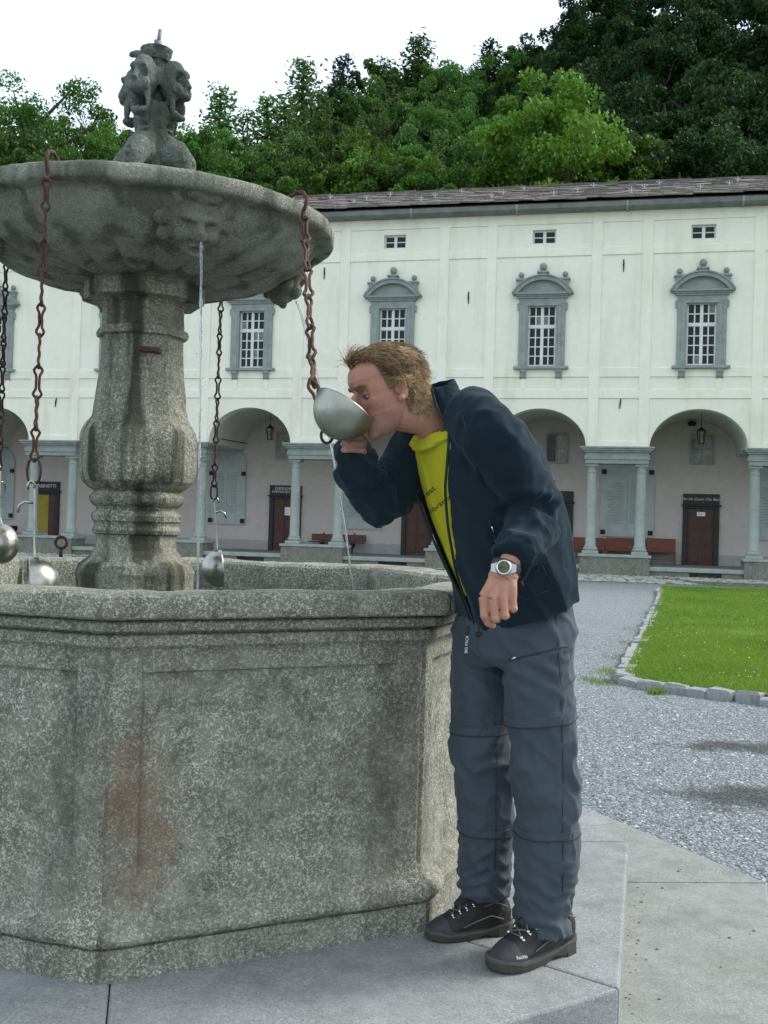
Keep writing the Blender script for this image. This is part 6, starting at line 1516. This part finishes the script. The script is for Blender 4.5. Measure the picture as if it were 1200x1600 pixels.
k = NT('grass_blades'); a_ = k.n('Attribute', None, attribute_name='tint').outputs['Color']; k.set(color=a_, rough=.55, spec=.25)
tr = k.n('BsdfTranslucent', {'Color': a_}); mx = k.n('MixShader', {'Fac': .35}); k.t.links.new(k.b.outputs[0], mx.inputs[1]); k.t.links.new(tr.outputs[0], mx.inputs[2]); k.t.links.new(mx.outputs[0], k.out.inputs[0]); MAT['blade'] = k.m
def blades(P, h, w, z0, green):
    n = len(P); a = rg.uniform(0, 6.28, n); l_ = rg.uniform(.1, .75, n)*h; la = rg.uniform(0, 6.28, n); z0 = np.broadcast_to(z0, (n,))
    b0 = np.stack([P[:, 0]-np.cos(a)*w, P[:, 1]-np.sin(a)*w, z0], 1); b1 = np.stack([P[:, 0]+np.cos(a)*w, P[:, 1]+np.sin(a)*w, z0], 1)
    m0 = (b0+b1)/2+np.stack([np.cos(la)*l_*.35, np.sin(la)*l_*.35, h*.65], 1); t = (b0+b1)/2+np.stack([np.cos(la)*l_, np.sin(la)*l_, h], 1)
    V = np.stack([b0, b1, m0, t], 1).reshape(-1, 3); i = np.arange(n)*4
    return V, np.concatenate([np.stack([i, i+1, i+2], 1), np.stack([i+1, i+3, i+2], 1)]), np.repeat(green, 4, 0)
def greens(P, dry=0.):
    n = len(P); nn = vnoise(np.stack([P[:, 0]*1.3, P[:, 1]*1.3, 0*P[:, 0]], 1), 4)[:, None]*.5+.5; r_ = rg.rand(n, 1)
    c = np.array([.11, .225, .022])*(1-nn)+np.array([.21, .325, .040])*nn; c = c*(.7+.6*r_); y = (rg.rand(n, 1) < .07+dry); return np.where(y, np.array([.27, .26, .09])*(.7+.5*r_), c)
def scatter(n, x0, x1, y0, y1):
    P = np.stack([rg.uniform(x0, x1, n), rg.uniform(y0, y1, n)], 1); return P[inpoly(P, lawn_poly)]
near = scatter(230000, 2.1, 7.5, 5.2, 13.5); far = scatter(150000, 3, 17, 13.5, 25.2); sideP = scatter(40000, 7, 14, 2, 13)
VS, FS, TS = [], [], []; off = 0
def addb(V, F, T):
    global off
    VS.append(V); FS.append(F+off); TS.append(T); off += len(V)
for P_, h0, w0_ in ((near, .030, .0022), (far, .040, .0045), (sideP, .04, .005)): addb(*blades(P_, h0*rg.uniform(.5, 1.35, len(P_)), w0_, .072, greens(P_)))
# weeds outside the kerb and tufts in its joints
W = []
for px, py, n_, s0 in [(940, 1066, 500, .16), (955, 1050, 500, .16), (975, 1030, 350, .2), (990, 1005, 300, .22), (1003, 985, 260, .3), (1018, 960, 220, .4), (1028, 945, 200, .5), (920, 1062, 120, .16)]:
    c_ = atz(px, py, 0); W.append(c_[:2]+rg.normal(size=(n_, 2))*s0*np.array([.55, .9]))
W = np.concatenate(W); W = W[~inpoly(W, lawn_poly)]; addb(*blades(W, rg.uniform(.008, .026, len(W)), .003, .0, greens(W, .12)))
c_ = atz(1027, 1085, .0)[:2]; Wt = c_+rg.normal(size=(120, 2))*.04; addb(*blades(Wt, rg.uniform(.03, .07, 120), .003, .0, greens(Wt)))
u = rg.uniform(-26, 9, 9000); yy = -rg.uniform(.0, 5.5, 9000); Wc = (FO[None]+fd[None]*u[:, None]+fn[None]*yy[:, None])[:, :2]; kp = vnoise(np.stack([u*.5, yy*.5, 0*u], 1), 9) > -.05; Wc = Wc[kp]; addb(*blades(Wc, rg.uniform(.02, .07, len(Wc)), .006, .0, greens(Wc, .2)))
o = bpy.data.objects.new('grass', fastmesh('grass', np.concatenate(VS), np.concatenate(FS), MAT['blade'], np.concatenate(TS))); COL.objects.link(o)
tag(o, 'short bright green grass of the lawn and weeds along its kerb', 'grass', kind='stuff')
fl = MB(); Pf = np.concatenate([scatter(230, 2.4, 8, 8, 14), scatter(160, 3, 14, 14, 22)])
for x, y in Pf:
    r_ = rg.uniform(.004, .008); z = .072+rg.uniform(.028, .045); a0_ = rg.uniform(0, 6); q_ = [(x+r_*math.cos(a0_+i*1.047), y+r_*math.sin(a0_+i*1.047), z) for i in range(6)]; fl.rings([q_, [(x+(px_-x)*.5, y+(py_-y)*.5, z+r_*.7) for px_, py_, _ in q_]])
tag(fl.build('daisies', NT('white_petals').set(color=(.75, .75, .70), rough=.8)), 'tiny white clover and daisy heads dotted over the lawn', 'flowers', kind='stuff')
lt = MB()
for px, py in [(1060, 1362), (1063, 1359), (1035, 1388), (999, 1442), (1027, 1484), (1030, 1562), (1126, 1512), (1140, 1466), (1172, 1460), (1178, 1455), (1010, 1500), (998, 1470), (994, 1492), (985, 1520), (1002, 1410), (1006, 1398)]:
    p = atz(px, py, .012); a = rg.uniform(.004, .009); t_ = rg.uniform(0, 6); lt.rings([[p+V3(a*math.cos(t_+i*1.57), a*.7*math.sin(t_+i*1.57), .0) for i in range(4)], [p+V3(.5*a*math.cos(t_+i*1.57), .4*a*math.sin(t_+i*1.57), a*.6) for i in range(4)]])
for _ in range(70):                                      # grit gathered along the foot of the step
    k_ = rg.randint(0, 3); f_ = rg.rand(); g_ = -.012-abs(rg.normal())*.02; A_, B_ = stepv(k_, g_), stepv(k_+1, g_); p = A_+(B_-A_)*f_+V3(0, 0, .012); a = rg.uniform(.002, .006); t_ = rg.uniform(0, 6)
    lt.rings([[p+V3(a*math.cos(t_+i*1.57), a*.7*math.sin(t_+i*1.57), .0) for i in range(4)], [p+V3(.5*a*math.cos(t_+i*1.57), .4*a*math.sin(t_+i*1.57), a*.6) for i in range(4)]])
tag(lt.build('grit', MAT['pedstone']), 'dark grit and bits scattered on the paving beside the step', 'grit', kind='stuff')
